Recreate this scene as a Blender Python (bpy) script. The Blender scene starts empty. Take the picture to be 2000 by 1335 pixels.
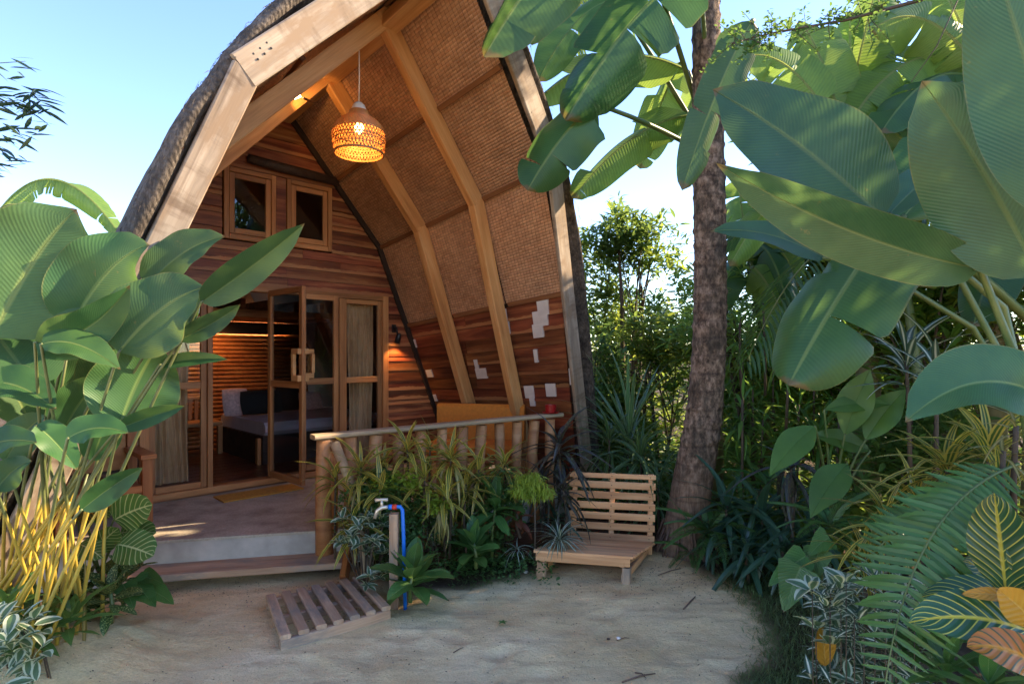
import bpy, math, random
import numpy as np
from mathutils import Vector, Matrix, noise as mnoise
random.seed(7); RS = np.random.RandomState(7)
scene = bpy.context.scene
COL = scene.collection
PI = math.pi; R = math.radians
# ---------------------------------------------------------------- camera
FPX, CAMH, HORY = 1132.0, 1.75, 690.0
cam = bpy.data.cameras.new('camera'); camo = bpy.data.objects.new('camera', cam); COL.objects.link(camo)
cam.sensor_width = 36; cam.lens = FPX/2000*36; cam.shift_y = (HORY-667.5)/2000
scene.cycles.max_bounces = 6; scene.cycles.diffuse_bounces = 4; scene.cycles.glossy_bounces = 2; scene.cycles.transmission_bounces = 3; scene.cycles.transparent_max_bounces = 6; scene.cycles.caustics_reflective = False; scene.cycles.caustics_refractive = False
cam.clip_start = .05; cam.clip_end = 3000
camo.location = (0, 0, CAMH); camo.rotation_euler = (R(90), 0, 0)
scene.camera = camo
# ---------------------------------------------------------------- sky, sun, exposure
SUN_AZ, SUN_EL = R(74), R(32)            # clockwise from straight ahead, above the horizon
world = bpy.data.worlds.new('World'); scene.world = world; world.use_nodes = True
wn = world.node_tree; bg = wn.nodes['Background']
sk = wn.nodes.new('ShaderNodeTexSky'); sk.sky_type = 'NISHITA'; sk.sun_disc = False
sk.sun_elevation = SUN_EL; sk.sun_rotation = SUN_AZ; sk.air_density = 1.0; sk.dust_density = .05; sk.ozone_density = 2.2
bg.inputs['Strength'].default_value = .115
hsv = wn.nodes.new('ShaderNodeHueSaturation'); hsv.inputs['Saturation'].default_value = 1.1; hsv.inputs['Hue'].default_value = .514
wn.links.new(sk.outputs[0], hsv.inputs['Color']); wn.links.new(hsv.outputs[0], bg.inputs['Color'])
sun = bpy.data.lights.new('sun', 'SUN'); sun.energy = 4.0; sun.angle = R(.5); sun.color = (1, .78, .52)
suno = bpy.data.objects.new('sun', sun); COL.objects.link(suno)
sdir = Vector((math.sin(SUN_AZ)*math.cos(SUN_EL), math.cos(SUN_AZ)*math.cos(SUN_EL), math.sin(SUN_EL)))
suno.rotation_euler = sdir.to_track_quat('Z', 'Y').to_euler()
vs = scene.view_settings; vs.view_transform = 'Standard'; vs.look = 'None'; vs.gamma = 1; vs.exposure = 2.25
# ---------------------------------------------------------------- helpers
def V(*a): return Vector(a)
def P(px, py, Y):                          # a point of the place seen at px, py at distance Y
    return Vector(((px-1000)/FPX*Y, Y, CAMH+(HORY-py)/FPX*Y))
WM = {}
def link(o, parent=None, M=None):
    COL.objects.link(o); M = M or Matrix()
    if parent is not None:
        o.parent = parent; o.matrix_parent_inverse = WM[parent.name].inverted()
    o.matrix_basis = M; WM[o.name] = M
    return o
def tag(o, label=None, cat=None, group=None, kind=None):
    if label: o['label'] = label
    if cat: o['category'] = cat
    if group: o['group'] = group
    if kind: o['kind'] = kind
    return o
def thing(name, label, cat, loc=(0, 0, 0), group=None, rz=0):
    o = bpy.data.objects.new(name, None); o.empty_display_size = .1
    link(o, None, Matrix.Translation(Vector(loc)) @ Matrix.Rotation(rz, 4, 'Z'))
    return tag(o, label, cat, group)
def mesh(name, verts, faces, mat, uv=None, smooth=False):
    me = bpy.data.meshes.new(name)
    me.from_pydata([tuple(v) for v in verts], [], faces)
    if uv is not None:
        ul = me.uv_layers.new(name='UVMap')
        li = np.empty(len(me.loops), dtype=np.int32); me.loops.foreach_get('vertex_index', li)
        ul.data.foreach_set('uv', np.asarray(uv, dtype=np.float32)[li].ravel())
    if smooth: me.polygons.foreach_set('use_smooth', [True]*len(me.polygons))
    if mat: me.materials.append(mat)
    return me
def obj(name, me, parent=None, M=None):
    return link(bpy.data.objects.new(name, me), parent, M)
def mk(name, verts, faces, mat, parent=None, M=None, uv=None, smooth=False):
    """verts in the frame M (world when M is None and the parent is only a grouping Empty)"""
    return obj(name, mesh(name, verts, faces, mat, uv, smooth), parent, M)
BF = [(0, 3, 2, 1), (4, 5, 6, 7), (0, 1, 5, 4), (1, 2, 6, 5), (2, 3, 7, 6), (3, 0, 4, 7)]
def boxv(x0, x1, y0, y1, z0, z1):
    return [(x0, y0, z0), (x1, y0, z0), (x1, y1, z0), (x0, y1, z0), (x0, y0, z1), (x1, y0, z1), (x1, y1, z1), (x0, y1, z1)]
def bevbox(x0, x1, y0, y1, z0, z1, b=.006):
    """a box whose long edges (along x) are chamfered"""
    b = min(b, (y1-y0)*.3, (z1-z0)*.3)
    ring = [(y0+b, z0), (y1-b, z0), (y1, z0+b), (y1, z1-b), (y1-b, z1), (y0+b, z1), (y0, z1-b), (y0, z0+b)]
    v = [(x0+b*.5, y, z) for y, z in ring]+[(x1-b*.5, y, z) for y, z in ring]
    f = [tuple(range(7, -1, -1)), tuple(range(8, 16))]+[(i, (i+1) % 8, 8+(i+1) % 8, 8+i) for i in range(8)]
    return v, f
def frame_from(p0, p1, up=(0, 0, 1)):
    x = (Vector(p1)-Vector(p0)); L = x.length; x = x/L
    up = Vector(up); y = up.cross(x)
    if y.length < 1e-4: y = Vector((0, 1, 0)).cross(x)
    y.normalize(); z = x.cross(y)
    M = Matrix(((x.x, y.x, z.x, p0[0]), (x.y, y.y, z.y, p0[1]), (x.z, y.z, z.z, p0[2]), (0, 0, 0, 1)))
    return M, L
def beam(name, p0, p1, w, h, mat, parent=None, up=(0, 0, 1), b=.006):
    """a squared timber: w across, h along 'up'; its grain runs along local x"""
    M, L = frame_from(p0, p1, up)
    v, f = bevbox(0, L, -w/2, w/2, -h/2, h/2, b)
    return mk(name, v, f, mat, parent, M)
def tubev(pts, rads, n=10, cap=True, wob=0, seed=0):
    pts = [Vector(p) for p in pts]; v = []; f = []
    prev = None
    for i, p in enumerate(pts):
        t = (pts[min(i+1, len(pts)-1)]-pts[max(i-1, 0)]).normalized()
        if prev is None:
            a = t.orthogonal().normalized()
        else:
            a = (prev-t*prev.dot(t)).normalized()
        prev = a; b = t.cross(a)
        for k in range(n):
            an = 2*PI*k/n
            r = rads[i] if hasattr(rads, '__len__') else rads
            if wob: r *= 1+wob*mnoise.noise((math.cos(an)*1.3+seed, math.sin(an)*1.3, i*.35+seed))
            v.append(p+(a*math.cos(an)+b*math.sin(an))*r)
    m = len(pts)
    for i in range(m-1):
        for k in range(n):
            f.append((i*n+k, i*n+(k+1) % n, (i+1)*n+(k+1) % n, (i+1)*n+k))
    if cap: f += [tuple(range(n-1, -1, -1)), tuple((m-1)*n+k for k in range(n))]
    return v, f
def tube(name, pts, rads, mat, parent=None, n=10, M=None, wob=0, seed=0, smooth=True):
    v, f = tubev(pts, rads, n, True, wob, seed)
    return mk(name, v, f, mat, parent, M, smooth=smooth)
def bez(p0, p1, p2, n):
    return [p0*(1-t)**2+p1*2*t*(1-t)+p2*t*t for t in [i/(n-1) for i in range(n)]]
def lathe(prof, n=24):
    v = []; f = []
    for r, z in prof:
        for k in range(n): v.append((r*math.cos(2*PI*k/n), r*math.sin(2*PI*k/n), z))
    for i in range(len(prof)-1):
        for k in range(n): f.append((i*n+k, i*n+(k+1) % n, (i+1)*n+(k+1) % n, (i+1)*n+k))
    return v, f
# ---------------------------------------------------------------- materials
class NT:
    def __init__(s, name):
        s.m = bpy.data.materials.new(name); s.m.use_nodes = True; s.t = s.m.node_tree
        s.b = s.t.nodes['Principled BSDF']; s.o = s.t.nodes['Material Output']
    def n(s, typ, **kw):
        nd = s.t.nodes.new('ShaderNode'+typ)
        for k, v in kw.items():
            if k in nd.inputs.keys():
                if hasattr(v, 'is_linked') or hasattr(v, 'links'): s.t.links.new(v, nd.inputs[k])
                else: nd.inputs[k].default_value = v
            else: setattr(nd, k, v)
        return nd
    def l(s, a, b): s.t.links.new(a, b)
    def math(s, op, a, b=None, c=None, clamp=False):
        nd = s.t.nodes.new('ShaderNodeMath'); nd.operation = op; nd.use_clamp = clamp
        for i, x in enumerate((a, b, c)):
            if x is None: continue
            if isinstance(x, (int, float)): nd.inputs[i].default_value = x
            else: s.l(x, nd.inputs[i])
        return nd.outputs[0]
    def mix(s, fac, a, b, blend='MIX'):
        nd = s.t.nodes.new('ShaderNodeMix'); nd.data_type = 'RGBA'; nd.blend_type = blend
        for i, x in ((0, fac), (6, a), (7, b)):
            if isinstance(x, (int, float)): nd.inputs[i].default_value = x
            elif isinstance(x, tuple): nd.inputs[i].default_value = (*x[:3], 1)
            else: s.l(x, nd.inputs[i])
        return nd.outputs[2]
    def ramp(s, fac, stops):
        nd = s.t.nodes.new('ShaderNodeValToRGB'); cr = nd.color_ramp
        while len(cr.elements) < len(stops): cr.elements.new(.5)
        for e, (p, c) in zip(cr.elements, stops):
            e.position = p; e.color = (*c, 1) if isinstance(c, tuple) else (c, c, c, 1)
        s.l(fac, nd.inputs[0]); return nd.outputs[0]
    def noise(s, vec, scale, detail=4, rough=.55, dist=0):
        nd = s.n('TexNoise', Scale=scale, Detail=detail, Roughness=rough, Distortion=dist)
        if vec is not None: s.l(vec, nd.inputs['Vector'])
        return nd.outputs['Fac']
    def mapping(s, vec, scale=(1, 1, 1), loc=None):
        nd = s.t.nodes.new('ShaderNodeMapping'); nd.inputs['Scale'].default_value = scale
        s.l(vec, nd.inputs[0])
        if loc is not None: s.l(loc, nd.inputs['Location'])
        return nd.outputs[0]
    def bump(s, h, strength=.3, dist=.01):
        nd = s.n('Bump', Strength=strength, Distance=dist); s.l(h, nd.inputs['Height']); return nd.outputs[0]
    def fin(s, col, rough=.6, bump=None, spec=.5):
        for i, x in (('Base Color', col), ('Roughness', rough)):
            if isinstance(x, (int, float)): s.b.inputs[i].default_value = x
            elif isinstance(x, tuple): s.b.inputs[i].default_value = (*x, 1)
            else: s.l(x, s.b.inputs[i])
        s.b.inputs['Specular IOR Level'].default_value = spec
        if bump is not None: s.l(bump, s.b.inputs['Normal'])
        return s.m
def wood(name, cols, rough=.6, grain=1.0, var=.35, weather=None, knots=True, spec=.35, huevar=0, sap=None, stain=None):
    t = NT(name); tc = t.n('TexCoord').outputs['Object']; rnd = t.n('ObjectInfo').outputs['Random']
    off = t.math('MULTIPLY', rnd, 37.0)
    cv = t.n('CombineXYZ', X=off, Y=off, Z=off).outputs[0]
    vec = t.mapping(tc, (1.3*grain, 17*grain, 17*grain), cv)
    n1 = t.noise(vec, 1.0, 6, .6, .8); n2 = t.noise(t.mapping(tc, (.7, 2.5, 2.5), cv), 1.6, 3)
    n3 = t.noise(t.mapping(tc, (4, 120, 120), cv), 1.0, 2)
    mixv = t.math('ADD', t.math('MULTIPLY', n1, .65), t.math('MULTIPLY', n2, .35))
    k = len(cols)
    c = t.ramp(mixv, [(.32+.36*i/(k-1), cc) for i, cc in enumerate(cols)])
    c = t.mix(.22, c, t.ramp(n3, [(.3, .35), (.7, 1.0)]), 'MULTIPLY')
    hs = t.n('HueSaturation'); t.l(c, hs.inputs['Color'])
    t.l(t.math('MULTIPLY_ADD', rnd, 2*var, 1-var), hs.inputs['Value'])
    if huevar:
        wn_ = t.n('TexWhiteNoise', noise_dimensions='1D'); t.l(off, wn_.inputs['W'])
        t.l(t.math('MULTIPLY_ADD', wn_.outputs['Value'], huevar*2, .5-huevar*.8), hs.inputs['Hue'])
    c = hs.outputs[0]
    if sap is not None:
        sy_ = t.n('SeparateXYZ'); t.l(tc, sy_.inputs[0])
        e_ = t.math('ADD', t.math('ABSOLUTE', sy_.outputs[1]), t.math('MULTIPLY', t.noise(t.mapping(tc, (5, 1, 1), cv), 1., 4, .6), -.07))
        c = t.mix(t.math('MULTIPLY', t.ramp(e_, [(-.012, .75), (.004, 0.)]), t.ramp(t.math('FRACT', t.math('MULTIPLY', rnd, 7.31)), [(.35, 0.), (.9, 1.)])), c, sap)
    if stain is not None:
        ks = t.n('TexVoronoi', Scale=5.0); t.l(t.mapping(tc, (1, 2.2, 2.2), cv), ks.inputs['Vector'])
        c = t.mix(t.ramp(ks.outputs['Distance'], [(.03, .9), (.07, 0.)]), c, (.03, .02, .015))
        st = t.noise(t.mapping(tc, (7, 1.5, 1.5), cv), 1., 5, .65)
        c = t.mix(t.ramp(st, [(.50, 0.), (.66, .8)]), c, stain)
    if weather is not None:
        w = t.noise(t.mapping(tc, (2.2, 6, 6), cv), 1.2, 5, .65)
        c = t.mix(t.ramp(w, [(.48, 0.0), (.62, 1.0)]), c, weather)
    return t.fin(c, rough, t.bump(t.math('ADD', n1, t.math('MULTIPLY', n3, .4)), .35, .004), spec)
M = {}
M['plank'] = wood('red_timber', [(.055, .014, .007), (.165, .042, .018), (.29, .088, .034), (.44, .19, .075)], .5, .9, .36, huevar=.010, sap=(.46, .22, .09))
M['plank_dark'] = wood('dark_red_timber', [(.045, .012, .006), (.13, .034, .015), (.24, .072, .028), (.42, .18, .07)], .5, .8, .38, huevar=.010, sap=(.48, .23, .095))
M['rafter'] = wood('honey_timber', [(.40, .17, .055), (.58, .29, .105), (.68, .39, .17)], .55, .8, .12, weather=None)
M['frame'] = wood('brown_frame_timber', [(.24, .095, .032), (.42, .18, .062), (.54, .26, .10)], .5, 1, .22)
M['fascia'] = wood('bleached_timber', [(.19, .14, .10), (.36, .285, .215), (.50, .42, .33)], .75, .8, .08, weather=(.27, .19, .125), stain=(.13, .085, .055))
M['trim_dark'] = wood('blackened_timber', [(.012, .008, .007), (.04, .022, .015), (.08, .045, .028)], .6, 1, .3)
M['batten'] = wood('batten_timber', [(.16, .06, .025), (.28, .12, .045)], .6, 1, .2)
M['pallet'] = wood('pine_slat_timber', [(.48, .21, .085), (.66, .335, .15), (.75, .44, .22)], .6, .9, .14)
M['grey_wood'] = wood('greyed_timber', [(.26, .14, .075), (.46, .28, .165), (.58, .40, .26)], .8, .9, .15, weather=(.26, .20, .15))
M['pole'] = wood('peeled_pole_timber', [(.27, .10, .035), (.44, .19, .07), (.56, .29, .125)], .55, .6, .2)
M['rail_wood'] = wood('rail_timber', [(.28, .19, .105), (.44, .32, .19), (.53, .41, .26)], .65, .7, .1)
M['orange_wood'] = wood('varnished_timber', [(.20, .06, .018), (.36, .12, .035), (.46, .19, .06)], .35, .8, .15)
M['floor'] = wood('floor_timber', [(.05, .016, .008), (.11, .035, .016), (.16, .06, .03)], .3, .7, .25)
def plain(name, col, rough=.6, ns=8, amt=.25, bump=.1, metal=0):
    t = NT(name); tc = t.n('TexCoord').outputs['Object']
    n = t.noise(tc, ns, 5)
    c = t.mix(amt, col, t.ramp(n, [(.3, tuple(x*.35 for x in col)), (.75, tuple(min(1, x*1.35) for x in col))]))
    t.b.inputs['Metallic'].default_value = metal
    return t.fin(c, rough, t.bump(t.noise(tc, ns*6, 3), bump, .004))
M['concrete'] = plain('concrete_render', (.46, .42, .36), .85, 4, .55, .35)
M['white_paint'] = plain('white_tile_paint', (.66, .60, .56), .6, 6, .25)
M['orange_cloth'] = plain('orange_fabric', (.62, .20, .02), .85, 30, .25, .3)
M['yellow_mat'] = plain('yellow_doormat', (.52, .26, .035), .9, 40, .5, .6)
M['black_cloth'] = plain('black_fabric', (.006, .006, .008), .85, 20, .2)
M['pink_cloth'] = plain('pink_floral_fabric', (.62, .42, .42), .9, 30, .5)
M['sheet'] = plain('pale_lilac_sheet', (.52, .46, .52), .85, 6, .2)
M['red'] = plain('red_glaze', (.32, .012, .012), .3, 10, .15, .05)
M['metal_black'] = plain('black_metal', (.012, .012, .013), .4, 10, .1, .02)
M['brass'] = plain('pale_brass', (.72, .62, .48), .35, 20, .3, .05, .6)
M['blue_pipe'] = plain('blue_plastic', (.01, .16, .62), .35, 20, .1, .03)
M['red_plastic'] = plain('red_plastic', (.6, .04, .015), .35, 20, .1, .03)
M['white_plastic'] = plain('white_plastic', (.75, .72, .66), .4, 20, .1, .03)
M['dark_room'] = plain('dark_timber_sheet', (.045, .018, .010), .7, 5, .4)
t = NT('woven_rattan'); tc = t.n('TexCoord').outputs['Object']
M['rattan'] = t.fin(t.ramp(t.noise(tc, 14, 4), [(.3, (.36, .14, .035)), (.7, (.52, .25, .075))]), .55)
def weave_mat():
    t = NT('woven_bamboo'); at = t.n('Attribute', attribute_name='cell')
    tc = t.n('TexCoord').outputs['Object']
    c = t.ramp(at.outputs['Fac'], [(0, (.33, .17, .09)), (.5, (.48, .265, .15)), (1, (.60, .355, .21))])
    c = t.mix(.45, c, t.ramp(t.noise(tc, 2.2, 4), [(.3, (.30, .145, .075)), (.7, (.60, .35, .20))]))
    hs = t.n('HueSaturation'); t.l(c, hs.inputs['Color']); t.l(t.math('MULTIPLY_ADD', t.n('ObjectInfo').outputs['Random'], .35, .85), hs.inputs['Value'])
    c = t.mix(t.ramp(t.noise(tc, 1.3, 6, .7), [(.52, 0.), (.70, .5)]), hs.outputs[0], (.20, .10, .05))
    return t.fin(c, .5, t.bump(t.noise(tc, 160, 2), .2, .002))
M['weave'] = weave_mat()
def thatch_mat():
    t = NT('thatch_under_net'); tc = t.n('TexCoord').outputs['Object']
    n1 = t.noise(tc, 9, 6, .7); n2 = t.noise(t.mapping(tc, (60, 60, 14)), 1, 4, .7)
    w1 = t.n('TexWave', Scale=11, Distortion=3.0, bands_direction='DIAGONAL'); w1.inputs['Detail'].default_value = 2
    t.l(tc, w1.inputs['Vector'])
    s = t.math('ADD', t.math('MULTIPLY', n1, .55), t.math('MULTIPLY', n2, .45))
    c = t.ramp(s, [(.34, (.022, .018, .016)), (.5, (.085, .07, .058)), (.68, (.21, .175, .145))])
    hgt = t.math('ADD', s, t.math('MULTIPLY', w1.outputs['Fac'], .12))
    return t.fin(c, .95, t.bump(hgt, .9, .03), .2)
M['thatch'] = thatch_mat()
def curtain_mat():
    t = NT('burlap_curtain'); tc = t.n('TexCoord').outputs['Object']
    n = t.noise(t.mapping(tc, (140, 140, 6)), 1, 3); n2 = t.noise(tc, 3, 4)
    c = t.mix(.5, t.ramp(n, [(.35, (.32, .175, .09)), (.65, (.62, .40, .23))]), t.ramp(n2, [(.3, (.34, .195, .10)), (.7, (.66, .44, .26))]))
    return t.fin(c, .95, t.bump(n, .4, .004), .1)
M['curtain'] = curtain_mat()
def glass_mat():
    t = NT('window_glass'); t.t.nodes.remove(t.b)
    g = t.n('BsdfGlossy', Roughness=.02); g.inputs['Color'].default_value = (.9, .95, 1, 1)
    tr = t.n('BsdfTransparent'); tr.inputs['Color'].default_value = (.95, .95, .93, 1)
    fr = t.n('Fresnel', IOR=1.5); mx = t.n('MixShader')
    t.l(t.math('MULTIPLY_ADD', fr.outputs[0], .6, .01, True), mx.inputs[0]); t.l(tr.outputs[0], mx.inputs[1]); t.l(g.outputs[0], mx.inputs[2])
    t.l(mx.outputs[0], t.o.inputs[0]); return t.m
M['glass'] = glass_mat()
def emit(name, col, s):
    t = NT(name); t.b.inputs['Emission Color'].default_value = (*col, 1); t.b.inputs['Emission Strength'].default_value = s
    return t.fin(col, .5)
M['bulb'] = emit('lit_bulb', (1, .55, .16), 9)
M['led'] = emit('lit_led', (1, .62, .30), 14)
# ================================================================ GROUND
def sstep(a, b, x):
    t = np.clip((x-a)/(b-a), 0, 1); return t*t*(3-2*t)
def poly_dist(poly, x, y):
    """signed distance (positive inside) to a polygon, numpy"""
    x = np.asarray(x); y = np.asarray(y); d = np.full(x.shape, 1e9); ins = np.zeros(x.shape, bool)
    n = len(poly)
    for i in range(n):
        x0, y0 = poly[i]; x1, y1 = poly[(i+1) % n]
        ex, ey = x1-x0, y1-y0; t = np.clip(((x-x0)*ex+(y-y0)*ey)/(ex*ex+ey*ey), 0, 1)
        d = np.minimum(d, np.hypot(x-x0-t*ex, y-y0-t*ey))
        c = ((y0 > y) != (y1 > y)) & (x < (x1-x0)*(y-y0)/(y1-y0+1e-12)+x0); ins ^= c
    return np.where(ins, d, -d)
SAND = [(-18, -20), (9, -20), (4.5, -2), (1.55, 1.6), (1.30, 2.6), (1.22, 3.05), (1.52, 3.5), (1.72, 4.0), (1.62, 4.55), (1.5, 5.0), (1.0, 5.0), (.2, 4.72), (-.3, 4.35), (-.75, 4.25), (-1.2, 4.7), (-3.3, 4.55), (-3.1, 3.95), (-2.75, 3.5), (-2.75, 3.0), (-3.0, 2.6), (-3.6, 2.2), (-7, 1), (-18, 0)]
FEET = [(random.uniform(-2.6, 1.4), random.uniform(2.0, 4.3), random.uniform(-.6, .6)+random.choice((0, PI/2))) for _ in range(46)]
def gz(x, y):
    ft = 0
    if -3 < x < 2 and 1.5 < y < 4.8:
        for fx_, fy_, fa in FEET:
            dx_, dy_ = x-fx_, y-fy_
            if abs(dx_) < .3 and abs(dy_) < .3:
                p_ = (dx_*math.cos(fa)+dy_*math.sin(fa))/.13; q_ = (-dx_*math.sin(fa)+dy_*math.cos(fa))/.06; r_ = p_*p_+q_*q_
                ft += -.016*math.exp(-r_*1.2)+.007*math.exp(-(r_-1.7)**2*1.5)
    m = math.exp(-(((x+2.75)/.62)**2+((y-3.2)/.6)**2)**1.5)*.2
    return ft+m+.018*mnoise.noise((x*1.1, y*1.1, 3.1))+.013*mnoise.noise((x*3.7, y*3.7, 1.2))+.006*mnoise.noise((x*9, y*9, 5.2))
gx = np.concatenate([-np.geomspace(3.6, 600, 26)[::-1], np.arange(-3.5, 3.51, .032), np.geomspace(3.6, 600, 26)])
gy = np.concatenate([-np.geomspace(1, 600, 22)[::-1], np.array([0., .6]), np.arange(1.2, 6.01, .032), 5+np.geomspace(1.1, 700, 30)])
GX, GY = np.meshgrid(gx, gy)
sd = poly_dist(SAND, GX, GY)
gv = []; vals = []
for j in range(len(gy)):
    for i in range(len(gx)):
        x, y = gx[i], gy[j]
        gv.append((x, y, gz(x, y) if abs(x) < 20 and y < 20 else 0))
sandm = sstep(-.10, .14, sd + .22*np.vectorize(lambda a, b: mnoise.noise((a*1.7, b*1.7, 9.)) if abs(a) < 9 and abs(b) < 12 else 0.)(GX, GY)).ravel()
nx = len(gx)
gf = [(j*nx+i, j*nx+i+1, (j+1)*nx+i+1, (j+1)*nx+i) for j in range(len(gy)-1) for i in range(nx-1)]
t = NT('sandy_ground'); tc = t.n('TexCoord').outputs['Object']; am = t.n('Attribute', attribute_name='sandy').outputs['Fac']
n1 = t.noise(tc, 1.1, 5, .6); n2 = t.noise(tc, 7, 5, .65); n3 = t.noise(tc, 90, 3, .7); n4 = t.noise(t.mapping(tc, (1, 3.5, 1)), 2.3, 5, .65)
c = t.ramp(n1, [(.3, (.66, .44, .20)), (.52, (.80, .59, .31)), (.7, (.86, .67, .40))])
c = t.mix(t.ramp(n4, [(.50, 0.), (.66, .75)]), c, (.58, .42, .235))
c = t.mix(t.ramp(n2, [(.56, 0.), (.75, .5)]), c, (.45, .325, .18))
vo = t.n('TexVoronoi', Scale=38.0); t.l(tc, vo.inputs['Vector'])
spk = t.math('MULTIPLY', t.ramp(vo.outputs['Distance'], [(.07, 1.0), (.13, 0.0)]), t.ramp(t.noise(tc, 2.6, 4), [(.5, 0.), (.62, 1.)]))
c = t.mix(t.math('MULTIPLY', spk, .8), c, (.07, .045, .03))
c = t.mix(.35, c, t.ramp(n3, [(.3, .45), (.7, 1.2)]), 'MULTIPLY')
soil = t.ramp(t.noise(tc, 5, 6, .7), [(.3, (.035, .024, .014)), (.55, (.09, .06, .036)), (.75, (.18, .12, .072))])
c = t.mix(am, soil, c)
M['sand'] = t.fin(c, .95, t.bump(t.math('ADD', t.math('MULTIPLY', n3, .5), t.math('ADD', t.math('MULTIPLY', n2, 1.4), n4)), .8, .022), .15)
g = mk('ground', gv, gf, M['sand'], smooth=True); tag(g, kind='structure')
a = g.data.attributes.new('sandy', 'FLOAT', 'POINT'); a.data.foreach_set('value', sandm.astype(np.float32))

# ================================================================ BUNGALOW
S2 = math.sqrt(.5)
U3 = V(S2, S2, 0); N3 = V(S2, -S2, 0); O3 = V(-.99, 7.99, 0); UC = -2.2
def H(u, n, z): return O3+U3*u+N3*n+V(0, 0, z)
HM = Matrix(((U3.x, -N3.x, 0, O3.x), (U3.y, -N3.y, 0, O3.y), (0, 0, 1, 0), (0, 0, 0, 1)))   # local (u, -n, z)
WK = [(0, 4.5), (.62, 3.79), (1.24, 3.08), (1.65, 2.12), (2.41, .3)]
FR = [(-.03, 4.78), (.56, 4.12), (1.2, 3.43), (1.73, 2.36), (2.45, .3)]
FL = [(.03, 4.82), (.75, 4.23), (1.46, 3.38), (1.83, 2.38), (2.57, .3)]
def lerpk(K, k):
    i = min(int(k), len(K)-2); t_ = k-i
    return K[i][0]*(1-t_)+K[i+1][0]*t_, K[i][1]*(1-t_)+K[i+1][1]*t_
def nfront(z): return 2.45+.18*(z-1.25)
def S(side, f, k, off=0.0, sm=False):
    """point of the roof's inner face: side +1 right, f 0 at the gable wall .. 1 at the front, k knots from the ridge down; off outwards"""
    def at(kk):
        w = lerpk(WK, kk); q = lerpk(FR if side > 0 else FL, kk)
        ff = max(f, 0)
        a_ = w[0]*(1-ff)+q[0]*ff; z_ = w[1]*(1-ff)+q[1]*ff
        n_ = f*(nfront(q[1])-(.22*(kk-3) if side < 0 and kk > 3 else 0)) if f > 0 else f*3.0
        if f < 0: z_ -= .14*-n_*(z_/3); a_ *= 1+.035*n_
        return a_, z_, n_
    if sm:
        ks = [max(0, min(4, k+d)) for d in (-.45, -.22, 0, .22, .45)]
        pts = [at(x) for x in ks]; a_, z_, n_ = [sum(p[i] for p in pts)/5 for i in range(3)]
        if k in (0, 4): a_, z_, n_ = at(k)
    else: a_, z_, n_ = at(k)
    if off:
        e = .06 if not sm else .5
        p0 = at(max(0, k-e)); p1 = at(min(4, k+e))
        da, dz = p1[0]-p0[0], p1[1]-p0[1]; L = math.hypot(da, dz)
        a_ += -dz/L*off; z_ += da/L*off
    return H(UC+side*a_, n_, z_)
hut = thing('bungalow', 'thatched A-frame bungalow with red timber gable, woven ceiling and open glass doors', 'bungalow', H(UC, 0, 0))
def qboard(name, p00, p10, p11, p01, inward, th, mat, parent, th2=None):
    """a board with the face p00 p10 p11 p01 pushed out by th (and th2 at the p01 edge) along inward"""
    th2 = th if th2 is None else th2
    Mx, L = frame_from(p00, p10, inward); inv = Mx.inverted()
    b = [p00, p10, p11, p01]; q = [p00+inward*th, p10+inward*th, p11+inward*th2, p01+inward*th2]
    vv = [inv @ p for p in b+q]
    return mk(name, vv, BF, mat, parent, Mx)
# --- thatch outside and a dark inner skin
def loft(rows, close=False):
    n_ = len(rows[0]); v = [p for r in rows for p in r]; f = []
    for i in range(len(rows)-1):
        for k in range(n_-1): f.append((i*n_+k, i*n_+k+1, (i+1)*n_+k+1, (i+1)*n_+k))
    return v, f
KS = [i/14*4 for i in range(15)]
KS2 = [i/56*4 for i in range(57)]
def thatch_side(side):
    rows = []
    fs = [(-1.2, .03, .26), (-.6, .03, .26), (0, .03, .26), (.45, .03, .26), (.8, .03, .27), (.93, .03, .27)]
    inner = lambda f, o: [S(side, f, k, o) for k in KS2]
    def outer(f, o):
        r = []
        for i, k in enumerate(KS2):
            w = .016*mnoise.noise((k*3.1, f*5, side*4))+.008*mnoise.noise((k*11, f*17, side))
            r.append(S(side, f, k, o+w, True))
        return r
    T_ = .37 if side > 0 else .205
    fo = [-1.2, -.6, -.2, 0, .2, .4, .55, .7, .8, .88, .93, .965]
    rows = [outer(f, T_) for f in fo]
    rows += [outer(.99, T_-.015), outer(1.006, T_-.045), outer(1.012, T_-.075), outer(1.0, T_-.1), outer(.975, T_-.12), inner(.93, .04)]
    rows += [inner(f, .03) for f in (.6, .3, 0, -.6, -1.2)]
    v, f = loft(rows)
    return mk('thatch_slope', v, f, M['thatch'], hut, smooth=True)
THA = [thatch_side(1), thatch_side(-1)]
# loose straw ends along the front edge of the thatch, one mass per slope
for side, par in ((1, THA[0]), (-1, THA[1])):
    v = []; f = []
    T_ = .37 if side > 0 else .205
    for i in range(1100):
        k = random.random()*4; f_ = random.uniform(.955, 1.012); o = random.uniform(T_-.11, T_)
        if f_ < .98: o = random.uniform(T_-.01, T_)
        p = S(side, f_, k, o, True)
        d = (S(side, f_, min(4, k+.15), o, True)-p).normalized()*random.choice((-1, 1))*random.uniform(.7, 1.2)+N3*random.uniform(-.2, .4)+V(random.uniform(-.25, .25), random.uniform(-.25, .25), random.uniform(-.25, .15))
        d = d.normalized()*random.uniform(.02, .06); sv = d.cross(V(random.random()-.5, random.random()-.5, random.random()-.5)).normalized()*.0022
        b = len(v); v += [p-sv, p+sv, p+d]; f.append((b, b+1, b+2))
    tag(mk('straw', v, f, M['thatch'], par), kind='stuff')
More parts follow.
